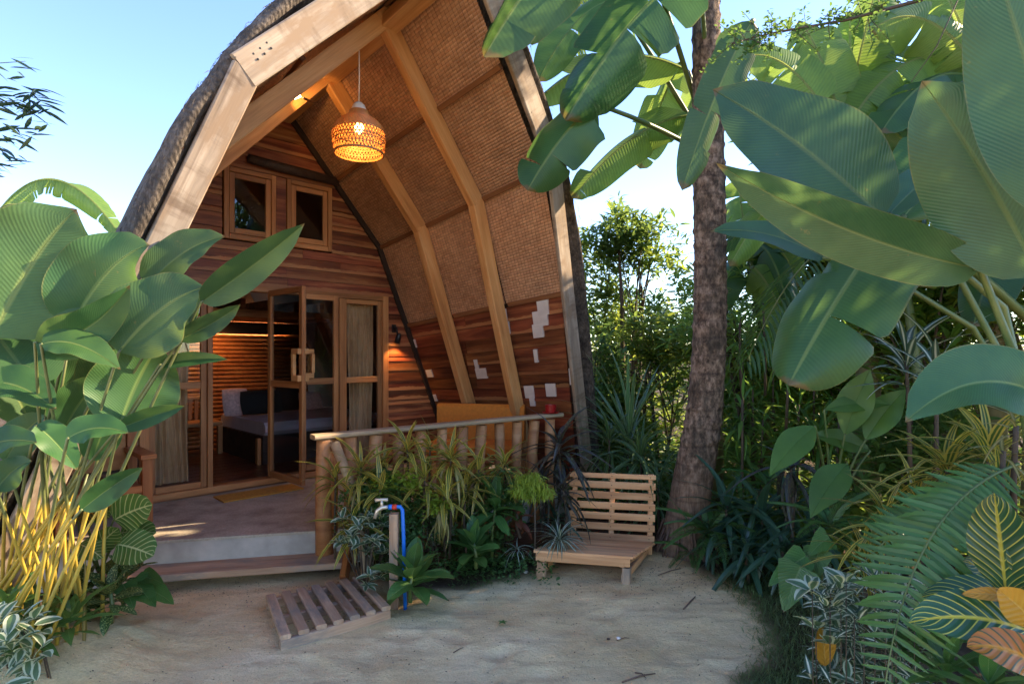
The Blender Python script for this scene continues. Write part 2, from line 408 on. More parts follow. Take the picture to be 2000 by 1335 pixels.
# --- ceiling: woven panels between rafters and battens
FB = [0.012, .34, .68, .985]
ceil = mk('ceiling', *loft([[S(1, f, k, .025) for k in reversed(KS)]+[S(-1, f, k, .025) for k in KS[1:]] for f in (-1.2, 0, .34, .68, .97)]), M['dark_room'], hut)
def weave(side, f0, f1, k0, k1):
    W = (S(side, f1, (k0+k1)/2)-S(side, f0, (k0+k1)/2)).length; Hh = (S(side, (f0+f1)/2, k1)-S(side, (f0+f1)/2, k0)).length
    nu = max(4, int(W/.042)); nv = max(4, int(Hh/.029))
    pan = mk('woven_panel', [S(side, f, k, .012) for f, k in ((f0, k0), (f1, k0), (f1, k1), (f0, k1))], [(0, 1, 2, 3)], M['trim_dark'], ceil)
    v = []; fc = []; at = []
    for i in range(nu):
        for j in range(nv):
            g_ = .032
            a0 = f0+(f1-f0)*(i+g_)/nu; a1 = f0+(f1-f0)*(i+1-g_)/nu; b0 = k0+(k1-k0)*(j+g_*.8)/nv; b1 = k0+(k1-k0)*(j+1-g_*.8)/nv
            am_, bm = (a0+a1)/2, (b0+b1)/2; jit = random.uniform(-.0012, .0012); lo, hi = .0045+jit, -.0015+jit
            b = len(v)
            if False: v += [S(side, a0, b0, lo), S(side, a0, b1, lo), S(side, am_, b0, hi), S(side, am_, b1, hi), S(side, a1, b0, lo), S(side, a1, b1, lo)]
            else: v += [S(side, a0, b0, lo), S(side, a1, b0, lo), S(side, a0, bm, hi), S(side, a1, bm, hi), S(side, a0, b1, lo), S(side, a1, b1, lo)]
            fc += [(b, b+1, b+3, b+2), (b+2, b+3, b+5, b+4)]
            r_ = random.random()*.9+(.1 if (i+j) % 2 else 0); at += [r_]*6
    o = mk('weave', v, fc, M['weave'], pan); tag(o, kind='stuff')
    a = o.data.attributes.new('cell', 'FLOAT', 'POINT'); a.data.foreach_set('value', at)
for side in (1, -1):
    for b in range(3):
        for k in range(3):
            if side < 0 and k == 2: continue
            weave(side, FB[b]+.002, FB[b+1]-.002, k+.01, k+.99)
for side in (1, -1):                                   # rafters
    for f in (.34, .68):
        def inn(k, d): return S(side, f, k, -d)
        nrm = lambda k: (S(side, f, k, -.1)-S(side, f, k)).normalized()
        beam('rafter', inn(4, .075), inn(2, .075)+(inn(2, .075)-inn(3, .075)).normalized()*.03, .10, .15, M['rafter'], hut, nrm(3))
        beam('rafter', inn(2, .078), inn(0, .078), .098, .15, M['rafter'], hut, nrm(1))
    for b in range(3):                                 # battens
        for k in (1, 2, 3):
            f0, f1 = FB[b]+(.02 if b else .005), FB[b+1]-(.02 if b < 2 else .0)
            beam('batten', S(side, f0, k, -.016), S(side, f1, k, -.016), .05, .035, M['batten'], hut, (S(side, .5, k, -.1)-S(side, .5, k)))
        beam('batten', S(side, FB[b]+.02, .06, -.016), S(side, FB[b+1]-.02, .06, -.016), .05, .03, M['batten'], hut, (S(side, .5, .3, -.1)-S(side, .5, .3)))
    # fascia boards and the dark trim where ceiling meets gable
    pn = (S(side, 1, 4)-S(side, 1, 2)).cross(S(side, 1, 2)-S(side, 1, 0)).normalized()
    pn = N3*1.0+V(0, 0, -.18); pn.normalize()
    sh = pn*.03; fo_ = 0 if side > 0 else -.07
    beam('fascia_board', S(side, 1, 4, .07+fo_)+sh, S(side, 1, 2, .075+fo_)+sh+(S(side, 1, 2)-S(side, 1, 4)).normalized()*.03, .165, .045, M['fascia'], hut, pn, .008)
    beam('fascia_board', S(side, 1, 2, .092+fo_)+sh*1.15, S(side, 1, 0, .092+fo_)+sh*1.15, .20, .045, M['fascia'], hut, pn, .008)
    for k0, k1 in ((4, 2), (2, 0)):
        beam('trim_board', S(side, .012, k0, -.03), S(side, .012, k1, -.03), .05, .06, M['trim_dark'], hut, (S(side, 0, 1, -.1)-S(side, 0, 1)))
for i in range(9):                                     # bolt heads at the knee of the left fascia
    q = S(-1, 1, 2-.10-.05*(i % 3), .02+.035*(i//3))+pn*.0575; Mb = pn.to_track_quat('Z', 'Y').to_matrix().to_4x4(); Mb.translation = q
    v_, f_ = lathe([(.001, .006), (.006, .005), (.007, 0)], 8); mk('bolt', v_, f_, M['metal_black'], hut, Mb)
for i in range(5):
    q = S(-1, 1, .9+random.uniform(-.6, .6), .03+.02*i)+pn*.0575; Mb = pn.to_track_quat('Z', 'Y').to_matrix().to_4x4(); Mb.translation = q
    mk('bolt', v_, f_, M['metal_black'], hut, Mb)
beam('ridge_beam', H(UC, .02, 4.36), H(UC, 2.9, 4.62), .16, .10, M['rafter'], hut)
# --- right-hand sloping timber wall under the ceiling (and its plain twin on the left)
for side in (1, -1):
    sw = mk('side_wall', *loft([[S(side, f, k, .018) for k in (3, 3.5, 4)] for f in (0, .5, 1)]), M['dark_room'], hut)
    inw = (S(side, .5, 3.5, -.1)-S(side, .5, 3.5)).normalized()
    nr = 13
    for r in range(nr):
        k0 = 3.015+r*(.985/nr); k1 = 3.015+(r+1)*(.985/nr)-.003
        cuts = sorted([.012]+([random.uniform(.3, .42), random.uniform(.62, .72)] if random.random() < .6 else [random.uniform(.3, .7)])+[.975])
        for a0, a1 in zip(cuts[:-1], cuts[1:]):
            q = qboard('plank', S(side, a0, k1), S(side, a1-.002, k1), S(side, a1-.002, k0), S(side, a0, k0), inw, .012+random.uniform(0, .006), M['plank_dark'], sw, .006)
    if side > 0:
        SWALL = sw; INW = inw
# white painted tiles let into the sloping wall: (px, py) corners of squares read as (f, k)
def fk(px, py):
    best = None
    for i in range(101):
        for j in range(101):
            p = S(1, i/100, 3+j/100); x = 1000+p.x/p.y*FPX; y = HORY-(p.z-CAMH)/p.y*FPX
            d = (x-px)**2+(y-py)**2
            if best is None or d < best[0]: best = (d, i/100, 3+j/100)
    return best[1], best[2]
tiles = [(1064, 597, 22, 26), (1057, 622, 30, 22), (1052, 645, 22, 20), (985, 640, 26, 20), (1048, 693, 8, 20), (1117, 735, 7, 24), (1077, 761, 22, 20), (1034, 764, 22, 20), (1042, 782, 12, 18), (932, 712, 9, 22), (942, 728, 28, 18), (840, 727, 18, 15), (812, 668, 9, 16), (852, 776, 9, 14), (988, 615, 8, 18)]
for x, y, w, h in tiles:
    f_, k_ = fk(x, y); dk = h/285; df = w/430
    qboard('white_tile', S(1, f_-df/2*1.1, k_+dk/2), S(1, f_+df/2*1.1, k_+dk/2), S(1, f_+df/2*1.1, k_-dk/2), S(1, f_-df/2*1.1, k_-dk/2), INW, .0225, M['white_paint'], SWALL)
# --- gable wall of horizontal boards
def amax(z):
    for (a0, z0), (a1, z1) in zip(WK[:-1], WK[1:]):
        if z1 <= z <= z0: return a0+(a1-a0)*(z0-z)/(z0-z1)
    return 2.41 if z < .3 else 0
DU0, DU1, DZ0, DZ1 = -3.58, -.86, .34, 2.47
WU0, WU1, WZ0, WZ1 = -2.84, -1.62, 2.93, 3.70
gwv = []; gwf = []
def wallrect(u0, u1, z0, z1, n=0):
    b = len(gwv); gwv.extend([H(u0, n, z0), H(u1, n, z0), H(u1, n, z1), H(u0, n, z1)]); gwf.append((b, b+1, b+2, b+3))
for z0, z1 in ((.3, DZ0), (DZ0, DZ1), (DZ1, WZ0), (WZ0, WZ1), (WZ1, 4.4)):
    for s_, lim in ((-1, 0), (1, 0)):
        b0, b1 = amax(z0)+.02, amax(z1)+.02
        if z0 == DZ0: e0 = e1 = (DU0-UC if s_ < 0 else DU1-UC)
        elif z0 == WZ0: e0 = e1 = (WU0-UC if s_ < 0 else WU1-UC)
        else: e0 = e1 = 0
        zs = [z0+(z1-z0)*i/6 for i in range(7)]
        for za, zb in zip(zs[:-1], zs[1:]):
            b = len(gwv); gwv.extend([H(UC+e0, 0, za), H(UC+s_*max(amax(za), abs(e0)+.01), 0, za), H(UC+s_*max(amax(zb), abs(e0)+.01), 0, zb), H(UC+e0, 0, zb)]); gwf.append((b, b+1, b+2, b+3))
gw = mk('gable_wall', gwv, gwf, M['dark_room'], hut)
z = .36
while z < 4.36:
    h_ = random.choice((.10, .12, .135, .15, .06))
    z1 = min(z+h_, 4.42)
    for lim_z in (DZ1, WZ0, WZ1):
        if z < lim_z < z1 and lim_z-z > .03: z1 = lim_z
    segs = [(-9, 9)]
    zm = (z+z1)/2
    if DZ0 < zm < DZ1: segs = [(-9, DU0), (DU1, 9)]
    if WZ0 < zm < WZ1: segs = [(-9, WU0), (WU1, 9)]
    for s0, s1 in segs:
        l0, l1 = max(s0, UC-amax(z)), max(s0, UC-amax(z1)); r0, r1 = min(s1, UC+amax(z)), min(s1, UC+amax(z1))
        if r1-l1 < .04: continue
        cuts = [None]
        if r0-l0 > 1.6: cuts = [None, random.uniform(-2.9, -1.5)]
        if r0-l0 > 3.2: cuts = [None, random.uniform(-3.4, -2.6), random.uniform(-1.8, -1.0)]
        ed = cuts[1:]
        xs0 = [l0]+ed+[r0]; xs1 = [l1]+ed+[r1]
        for i in range(len(xs0)-1):
            if xs0[i+1]-xs0[i] < .02 or xs1[i+1]-xs1[i] < .01: continue
            qboard('plank', H(xs0[i]+.001, .001, z), H(xs0[i+1]-.001, .001, z), H(xs1[i+1]-.001, .001, z1-.003), H(xs1[i]+.001, .001, z1-.003), N3, .024+random.uniform(-.003, .004), M['plank'], gw, .011)
    z = z1
# --- windows in the gable
def framed(name, parent, u0, u1, z0, z1, n0, th, fw, mat, glass=True, bars=(), Mx=None):
    """a framed panel in hut coordinates; local x runs along the panel"""
    Mx = Mx or HM
    def bar(nm, a, b, c, d, tt=th):
        if (b-a) > (d-c):
            return mk(nm, *bevbox(a, b, -n0-tt, -n0, c, d, .004), mat, P_, Mx)
        vv, ff = bevbox(c, d, -n0-tt, -n0, a, b, .004)      # upright: grain runs up
        Mz = Mx @ Matrix(((0, 0, 1, 0), (0, 1, 0, 0), (1, 0, 0, 0), (0, 0, 0, 1)))
        return mk(nm, vv, [tuple(reversed(q)) for q in ff], mat, P_, Mz)
    P_ = bpy.data.objects.new(name, None); P_.empty_display_size = .1; link(P_, parent, Mx)
    bar('stile', u0, u0+fw, z0, z1); bar('stile', u1-fw, u1, z0, z1)
    bar('rail', u0+fw, u1-fw, z0, z0+fw*1.1); bar('rail', u0+fw, u1-fw, z1-fw, z1)
    zs = [z0+fw*1.1]+[b for b in bars]+[z1-fw]
    for b in bars: bar('rail', u0+fw, u1-fw, b-.035, b+.035, th*.9)
    if glass:
        edges = [z0+fw*1.1]+sum([[b-.035, b+.035] for b in bars], [])+[z1-fw]
        for a_, b_ in zip(edges[::2], edges[1::2]):
            mk('pane', boxv(u0+fw, u1-fw, -n0-th*.55, -n0-th*.45, a_, b_), BF, M['glass'], P_, Mx)
    return P_
for u0, u1 in ((-2.83, -2.29), (-2.17, -1.63)):
    framed('window', hut, u0, u1, 2.94, 3.69, .0, .045, .05, M['frame'], False)
    framed('window_sash', hut, u0+.055, u1-.055, 3.0, 3.635, .004, .030, .055, M['frame'])
mk('mullion', *bevbox(-2.285, -2.175, -.03, -.001, 2.94, 3.69, .004), M['plank'], hut, HM)
tube('charred_pole', [H(-2.6, .075, 3.80), H(-2.2, .08, 3.78), H(-1.58, .07, 3.77)], [.045, .05, .05], M['trim_dark'], hut, 12, wob=.2)
# --- door frame, fixed side lights and opening leaves
def hbox(nm, u0, u1, n0, n1, z0, z1, mat, parent, up=False):
    if up:
        vv, ff = bevbox(z0, z1, -n1, -n0, u0, u1, .004)
        return mk(nm, vv, [tuple(reversed(q)) for q in ff], mat, parent, HM @ Matrix(((0, 0, 1, 0), (0, 1, 0, 0), (1, 0, 0, 0), (0, 0, 0, 1))))
    return mk(nm, *bevbox(u0, u1, -n1, -n0, z0, z1, .004), mat, parent, HM)
hbox('door_jamb', -3.58, -3.50, -.06, .05, .34, 2.47, M['frame'], hut, True)
hbox('door_jamb', -.94, -.86, -.06, .05, .34, 2.47, M['frame'], hut, True)
hbox('door_head', -3.50, -.94, -.06, .048, 2.41, 2.47, M['frame'], hut)
hbox('threshold', -3.50, -.94, -.08, .052, .34, .40, M['frame'], hut)
hbox('base_board', -3.60, -.84, .0, .02, .318, .34, M['plank_dark'], hut)
hbox('mullion', -2.985, -2.935, -.05, .046, .40, 2.41, M['frame'], hut, True)
hbox('mullion', -1.535, -1.485, -.05, .046, .40, 2.41, M['frame'], hut, True)
framed('side_light', hut, -3.498, -2.987, .402, 2.408, -.02, .04, .055, M['frame'], True, (1.43,))
framed('side_light', hut, -1.483, -.942, .402, 2.408, -.02, .04, .055, M['frame'], True, (1.43,))
def leaf_door(hinge_u, hinge_n, ang, w, flip):
    """a glazed leaf standing on its hinge, turned ang degrees out of the wall"""
    hm = HM @ Matrix.Translation((hinge_u, -hinge_n, 0)) @ Matrix.Rotation(R(ang), 4, 'Z')
    d = framed('door', hut, 0, w, .42, 2.43, -.02, .04, .06, M['frame'], True, (1.43,), hm)
    x0 = w-.02
    for s_ in (-1, 1):      # square pale pull handles on both faces
        y = -.02-.022 if s_ < 0 else .02+.022
        for nm, bx in (('handle', (x0-.115, x0+.015, y-.02, y+.02, 1.745, 1.80)), ('handle', (x0-.115, x0+.015, y-.02, y+.02, 1.47, 1.53)), ('handle', (x0-.125, x0-.085, y-.018, y+.018, 1.53, 1.745))):
            mk(nm, *bevbox(*bx, .004), M['rafter'], d, hm)
    return d
leaf_door(-2.36, .03, -86, .72, 1)
leaf_door(-1.55, .03, 180, .46, 1)
# --- deck, riser, tread
DK = [(-4.95, .0), (-.04, 0), (-.04, 2.30), (-2.60, 2.02), (-2.715, 1.95), (-3.79, 1.27), (-4.95, .52)]
def prism(name, poly, z0, z1, mat, parent, fn=H):
    n_ = len(poly); v = [fn(u, n, z1) for u, n in poly]+[fn(u, n, z0) for u, n in poly]
    f = [tuple(range(n_)), tuple(range(2*n_-1, n_-1, -1))]+[(i, n_+i, n_+(i+1) % n_, (i+1) % n_) for i in range(n_)]
    return mk(name, v, f, mat, parent)
t = NT('worn_deck_screed'); tc = t.n('TexCoord').outputs['Object']
c = t.ramp(t.noise(t.mapping(tc, (1, 1, 1)), 3, 7, .7), [(.3, (.25, .205, .15)), (.5, (.42, .36, .265)), (.7, (.54, .475, .365))])
c = t.mix(.4, c, t.ramp(t.noise(tc, 60, 3), [(.3, .5), (.7, 1.2)]), 'MULTIPLY')
M['deck'] = t.fin(c, .75, t.bump(t.noise(tc, 40, 4), .3, .006), .3)
prism('deck_top', DK, .30, .32, M['deck'], hut)
DKi = [(u, n-.012) if n > 0 else (u, n) for u, n in DK]
prism('deck_riser', DKi, -.05, .299, M['concrete'], hut)
tr0, tr1 = V(-2.95, 4.13, 0), V(-1.295, 4.47, 0)
dv = (tr1-tr0).normalized(); bv = V(-dv.y, dv.x, 0)
beam('step_tread', tr0+bv*.145+V(0, 0, .115), tr1+bv*.145+V(0, 0, .115), .29, .05, M['grey_wood'], hut)
beam('step_support', tr0+bv*.12+V(.2, 0, .04), tr0+bv*.12+V(.26, .01, .04), .2, .1, M['concrete'], hut)
beam('stringer', V(-1.27, 4.36, .02), V(-1.33, 4.80, .24), .045, .17, M['orange_wood'], hut)
# --- railing of rustic poles
rl = [H(-2.735, 1.97, 0), H(-1.6, 2.13, 0), H(-.27, 2.33, 0)]
beam('top_rail', rl[0]+V(-.06, -.06, 1.085), rl[2]+V(.05, .04, 1.10), .13, .04, M['rail_wood'], hut, b=.015)
def rail_at(t_): return rl[0].lerp(rl[2], t_)
for i in range(12):
    t_ = (i+.1)/11.5; p = rail_at(t_); j = random.uniform(-.02, .02); rr = random.uniform(.046, .06) if i else .068
    tube('baluster', [p+V(j, 0, .02 if i else .06), p+V(j*.4, 0, .35), p+V(-j, 0, .72), p+V(j*.5, 0, 1.06)], [rr*1.05, rr, rr*.97, rr], M['pole'], hut, 12, wob=.22, seed=i)
tube('baluster', [rail_at(.0)+V(.06, .05, .3), rail_at(0)+V(.07, .05, .7), rail_at(0)+V(.06, .04, 1.06)], [.05, .045, .05], M['orange_wood'], hut, 10, wob=.2, seed=31)
hp = [P(655, 870, 4.66), P(690, 950, 4.5), P(706, 1010, 4.4), P(715, 1080, 4.3), P(718, 1150, 4.2)]
hp = [V(-1.42, 4.64, 1.03), V(-1.25, 4.52, .72), V(-1.15, 4.40, .42), V(-1.09, 4.3, .16), V(-1.075, 4.24, -.03)]
tube('hand_rail', hp, [.04, .036, .033, .031, .033], M['rail_wood'], hut, 10, wob=.12)
# ================================================================ ROOM BEHIND THE DOORS
room_floor = prism('room_floor', [(-4.3, -3.0), (-.1, -3.0), (-.1, -.02), (-4.3, -.02)], .36, .385, M['floor'], hut)
for i in range(15):
    n0 = -2.98+i*.197
    hbox('floor_board', -4.3, -.1, n0, n0+.19, .3855, .398, M['floor'], room_floor)
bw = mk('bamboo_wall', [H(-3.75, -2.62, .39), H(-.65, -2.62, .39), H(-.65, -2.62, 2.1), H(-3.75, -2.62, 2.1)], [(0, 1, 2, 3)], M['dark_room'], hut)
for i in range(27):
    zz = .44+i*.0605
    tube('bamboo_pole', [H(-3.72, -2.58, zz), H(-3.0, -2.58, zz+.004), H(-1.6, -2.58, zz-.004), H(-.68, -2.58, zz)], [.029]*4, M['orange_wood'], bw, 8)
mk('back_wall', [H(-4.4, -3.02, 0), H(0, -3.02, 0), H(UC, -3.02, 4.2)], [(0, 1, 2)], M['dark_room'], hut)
hbox('loft_floor', -3.7, -.7, -2.6, -1.35, 2.22, 2.32, M['plank_dark'], hut)
for i in range(8): hbox('loft_beam', -3.6+i*.36, -3.53+i*.36, -2.5, -1.36, 2.32, 2.46, M['plank_dark'], hut)
for i, u in enumerate((-3.35, -1.9)):
    beam('brace', H(u+.3, -1.2, 2.6), H(u+.95, -1.2, 3.9), .09, .09, M['plank'], hut, N3)
# ================================================================ FURNITURE AND FITTINGS
# bed
bed = thing('bed', 'low dark bed with pale lilac sheet behind the doors', 'bed', H(-1.75, -1.6, .4))
hbox('bed_frame', -2.12, -.4, -2.35, -.75, .40, .74, M['trim_dark'], bed)
v, f = bevbox(-2.10, -.42, .78, 2.32, .742, .90, .05); mk('mattress', v, f, M['sheet'], bed, HM)
hbox('leg', -2.17, -2.125, -.85, -.78, .40, .72, M['frame'], bed, True)
def pillow(name, label, u, n, z, w, h, tilt, mat, rz=0):
    v = []; f = []; nn = 9
    for s in (1, -1):
        for i in range(nn):
            for j in range(nn):
                x = (i/(nn-1)-.5); y = (j/(nn-1)-.5); d = (1-(2*x)**4)*(1-(2*y)**4)
                v.append((x*w*(1-.06*abs(2*y)**2), s*.07*max(d, 0)**.6, y*h*(1-.06*abs(2*x)**2)))
    for s in (0, 1):
        for i in range(nn-1):
            for j in range(nn-1):
                q = (s*nn*nn+i*nn+j, s*nn*nn+(i+1)*nn+j, s*nn*nn+(i+1)*nn+j+1, s*nn*nn+i*nn+j+1)
                f.append(q if s == 0 else tuple(reversed(q)))
    Mx = HM @ Matrix.Translation((u, -n, z)) @ Matrix.Rotation(rz, 4, 'Z') @ Matrix.Rotation(tilt, 4, 'X')
    return tag(mk(name, v, f, mat, None, Mx, smooth=True), label, 'pillow')
pillow('pillow', 'pink floral pillow leaning at the head of the bed', -2.04, -1.86, 1.09, .34, .38, -.25, M['pink_cloth'])
pillow('pillow', 'large black cushion lying on the bed behind the open leaf', -1.74, -1.75, 1.08, .56, .34, -.3, M['black_cloth'])
pillow('pillow', 'small pink and black pillow at the right of the bed', -.98, -1.85, 1.05, .36, .28, -.4, M['pink_cloth'])
pillow('pillow', 'black cushion leaning behind the small pink pillow', -1.22, -2.0, 1.09, .42, .36, -.3, M['black_cloth'])
bn = thing('bench', 'low plaited bench standing before the bamboo wall', 'bench', H(-2.55, -2.3, .4))
hbox('seat', -2.95, -2.16, -2.4, -2.0, .78, .83, M['frame'], bn)
for i in range(10): hbox('back_slat', -2.93+i*.077, -2.88+i*.077, -2.44, -2.41, .83, 1.12, M['frame'], bn, True)
hbox('back_rail', -2.95, -2.16, -2.46, -2.40, 1.12, 1.16, M['frame'], bn)
for u in (-2.91, -2.2):
    for n in (-2.36, -2.0): hbox('leg', u-.03, u+.03, n-.03, n+.03, .40, .78, M['frame'], bn, True)
# curtains behind the side lights
def curtain(label, u0, u1, pinch):
    v = []; f = []; nu, nz = 60, 24
    for j in range(nz+1):
        tz = j/nz; zz = .46+tz*1.90
        w = 1-pinch*(1-abs(2*tz-1.0))*.5
        for i in range(nu+1):
            s = i/nu; uu = u0+(u1-u0)*(.5+(s-.5)*w)+.012*math.sin(tz*5+s*4)
            nn = -.13+.028*math.sin(s*34+math.sin(tz*3)*1.1)*(.6+.4*math.sin(s*9))+.012*math.sin(tz*7+s*11)
            v.append((uu, -nn, zz))
    for j in range(nz):
        for i in range(nu): f.append((j*(nu+1)+i, j*(nu+1)+i+1, (j+1)*(nu+1)+i+1, (j+1)*(nu+1)+i))
    return tag(mk('curtain', v, f, M['curtain'], None, HM, smooth=True), label, 'curtain', 'burlap curtains behind the side lights')
curtain('brown burlap curtain behind the glass left of the opening', -3.46, -3.10, .25)
curtain('brown burlap curtain behind the glass right of the doors', -1.34, -.98, .1)
# warm strip over the bamboo wall
sl = thing('strip_lamp', 'warm strip light glowing above the bamboo wall inside', 'lamp', H(-2.9, -2.45, 2.15))
hbox('diffuser', -3.6, -1.0, -2.57, -2.54, 2.16, 2.18, M['led'], sl)
hbox('pelmet', -3.66, -.72, -2.53, -2.515, 2.04, 2.215, M['trim_dark'], sl)
L = bpy.data.lights.new('strip_light', 'AREA'); L.shape = 'RECTANGLE'; L.size = 2.4; L.size_y = .03; L.energy = .8; L.color = (1, .50, .20)
lo = bpy.data.objects.new('strip_light', L); link(lo, sl, Matrix.Translation(H(-2.2, -2.545, 2.12)) @ Matrix.Rotation(R(45), 4, 'Z'))
L = bpy.data.lights.new('wall_wash', 'SPOT'); L.energy = 6; L.color = (1, .50, .20); L.spot_size = R(130); L.spot_blend = 1; L.shadow_soft_size = .05
dirv = (H(-2.2, -2.6, 1.45)-H(-2.2, -2.05, 2.15)).normalized()
link(bpy.data.objects.new('wall_wash', L), sl, Matrix.Translation(H(-2.2, -2.05, 2.15)) @ dirv.to_track_quat('-Z', 'Y').to_matrix().to_4x4())
# pendant lamp
pc = H(UC+.0, 1.86, 0); pend = thing('pendant_lamp', 'bell shaped woven rattan pendant lamp glowing under the ridge', 'pendant lamp', V(pc.x, pc.y, 3.36))
PL = P(701, 255, 4.95)
px_, py_ = PL.x, PL.y; pend.matrix_basis = Matrix.Translation((px_, py_, 3.4)); WM[pend.name] = pend.matrix_basis.copy()
Mp = Matrix.Translation((px_, py_, 0)); ztop = CAMH+(690-62)/FPX*py_; zc = CAMH+(690-213)/FPX*py_; zb = CAMH+(690-300)/FPX*py_
tube('cord', [(0, 0, zc), (.003, 0, (zc+ztop)/2), (0, 0, ztop)], .0055, M['white_plastic'], pend, 8, Mp)
v, f = lathe([(.001, zc+.055), (.03, zc+.052), (.05, zc+.03), (.062, zc), (.075, zc-.025), (.001, zc-.026)], 20); mk('cap', v, f, M['white_plastic'], pend, Mp, smooth=True)
prof = [(.078, zc-.02), (.085, zc-.05), (.11, zc-.075), (.155, zc-.105), (.195, zc-.145), (.215, zc-.19), (.222, zc-.24), (.219, zc-.29), (.205, zb)]
def pr(t_):
    s = t_*(len(prof)-1); i = min(int(s), len(prof)-2); q = s-i
    return prof[i][0]*(1-q)+prof[i+1][0]*q, prof[i][1]*(1-q)+prof[i+1][1]*q
v = []; f = []
def strip(pts, w):
    b = len(v)
    for i, (p, nrm, sd) in enumerate(pts):
        for a_ in (-1, 1): v.append(p+sd*w*a_+nrm*.002); 
    for i in range(len(pts)-1): f.append((b+2*i, b+2*i+1, b+2*i+3, b+2*i+2))
def shpt(t_, an):
    r_, z_ = pr(t_); return V(r_*math.cos(an), r_*math.sin(an), z_), V(math.cos(an), math.sin(an), 0)
for sgn in (1, -1):
    for k in range(46):
        pts = []
        for i in range(19):
            t_ = i/18; an = 2*PI*k/46+sgn*t_*1.1; p, nr = shpt(t_, an); p2, _ = shpt(min(1, t_+.02), an+sgn*.022)
            tg = (p2-p); tg = tg.normalized() if tg.length > 1e-6 else V(0, 0, -1)
            pts.append((p, nr*sgn, tg.cross(nr).normalized()))
        strip(pts, .0046)
for i in range(26):
    t_ = (i+.5)/26*.78 if i < 22 else .8+(i-22)*.065
    strip([(shpt(t_, a)[0], shpt(t_, a)[1]*.5, V(0, 0, 1)) for a in [2*PI*k/48 for k in range(49)]], .0052 if t_ > .78 else .0048)
tag(mk('shade', v, f, M['rattan'], pend, Mp), kind='stuff')
v, f = lathe([(.21, zb-.008), (.21, zb+.008), (.198, zb+.008), (.198, zb-.008), (.21, zb-.008)], 40); mk('rim', v, f, M['rattan'], pend, Mp)
v, f = lathe([(.001, .05), (.02, .046), (.036, .03), (.042, .005), (.036, -.02), (.02, -.036), (.001, -.04)], 16)
mk('bulb', v, f, M['bulb'], pend, Matrix.Translation((px_, py_, zc-.17)), smooth=True)
L = bpy.data.lights.new('pendant_light', 'POINT'); L.energy = 2.8; L.color = (1, .46, .13); L.shadow_soft_size = .05
link(bpy.data.objects.new('pendant_light', L), pend, Matrix.Translation((px_, py_, zc-.24)))
# small spot lamp on the left ceiling
p = P(580, 188, 5.15); sp = thing('ceiling_spot', 'tiny lit spotlight near the top of the left ceiling', 'lamp', p)
beam('lens', p+V(-.03, 0, -.012), p+V(.03, 0, .012), .03, .03, M['led'], sp)
beam('bracket', p+V(.04, .03, .0), p+V(.10, .20, .02), .02, .02, M['batten'], sp)
L = bpy.data.lights.new('spot_light', 'SPOT'); L.energy = 3; L.color = (1, .50, .15); L.spot_size = R(75); L.spot_blend = .6; L.shadow_soft_size = .02
dirv = (H(UC+.1, .75, 4.3)-p).normalized()
link(bpy.data.objects.new('spot_light', L), sp, Matrix.Translation(p+dirv*.05) @ dirv.to_track_quat('-Z', 'Y').to_matrix().to_4x4())
# wall lamp by the doors
wl = thing('wall_lamp', 'small black wall lamp shining down beside the doors', 'wall lamp', H(-.76, .03, 1.98))
v, f = lathe([(.001, .07), (.022, .068), (.028, .05), (.04, -.06), (.036, -.06), (.025, .04), (.001, .05)], 18); mk('shade', v, f, M['metal_black'], wl, Matrix.Translation(H(-.76, .11, 1.94)) @ Matrix.Rotation(.25, 4, 'Y'), smooth=True)
hbox('wall_plate', -.80, -.74, .025, .04, 2.02, 2.12, M['metal_black'], wl)
tube('arm', [H(-.77, .035, 2.08), H(-.77, .09, 2.07), H(-.765, .105, 2.0)], .011, M['metal_black'], wl, 8)
v, f = lathe([(.001, .02), (.018, .012), (.02, 0), (.014, -.015), (.001, -.02)], 12); mk('bulb', v, f, M['bulb'], wl, Matrix.Translation(H(-.755, .115, 1.90)), smooth=True)
L = bpy.data.lights.new('wall_light', 'SPOT'); L.energy = 3.4; L.color = (1, .48, .14); L.spot_size = R(125); L.spot_blend = .5; L.shadow_soft_size = .02
link(bpy.data.objects.new('wall_light', L), wl, Matrix.Translation(H(-.755, .115, 1.87)))
# orange sofa behind the railing
sf = thing('sofa', 'orange fabric covered sofa behind the porch railing', 'sofa', H(-.7, 1.5, .32))
A, B = V(-.96, 6.55, 0), V(.10, 6.35, 0); e = (B-A).normalized(); bk = V(-e.y, e.x, 0)
def sbox(nm, x0, x1, y0, y1, z0, z1, mat, b=.03):
    Mx, _ = frame_from(A, B); v, f = bevbox(x0, x1, y0, y1, z0, z1, b); return mk(nm, v, f, mat, sf, Mx)
sbox('backrest', 0, 1.08, .30, .42, .72, 1.16, M['orange_cloth'], .04)
sbox('seat_cushion', .02, 1.06, -.15, .30, .62, .76, M['orange_cloth'], .04)
sbox('seat_frame', 0, 1.08, -.14, .40, .55, .615, M['frame'])
for x in (.05, 1.03):
    for y in (-.1, .36): sbox('leg', x-.03, x+.03, y-.03, y+.03, .32, .55, M['frame'], .005)
# red pot standing on the rail's end
rp = rl[2]+V(-.06, -.04, 0); rp.z = 1.125
pot = thing('ash_pot', 'small red glazed pot on its saucer at the end of the railing', 'pot', rp)
v, f = lathe([(.001, 0), (.085, 0), (.095, .014), (.08, .014), (.001, .01)], 20); mk('saucer', v, f, M['red'], pot, Matrix.Translation(rp), smooth=False)
v, f = lathe([(.001, .012), (.055, .012), (.062, .085), (.054, .085), (.05, .03), (.001, .03)], 20); mk('bowl', v, f, M['red'], pot, Matrix.Translation(rp))
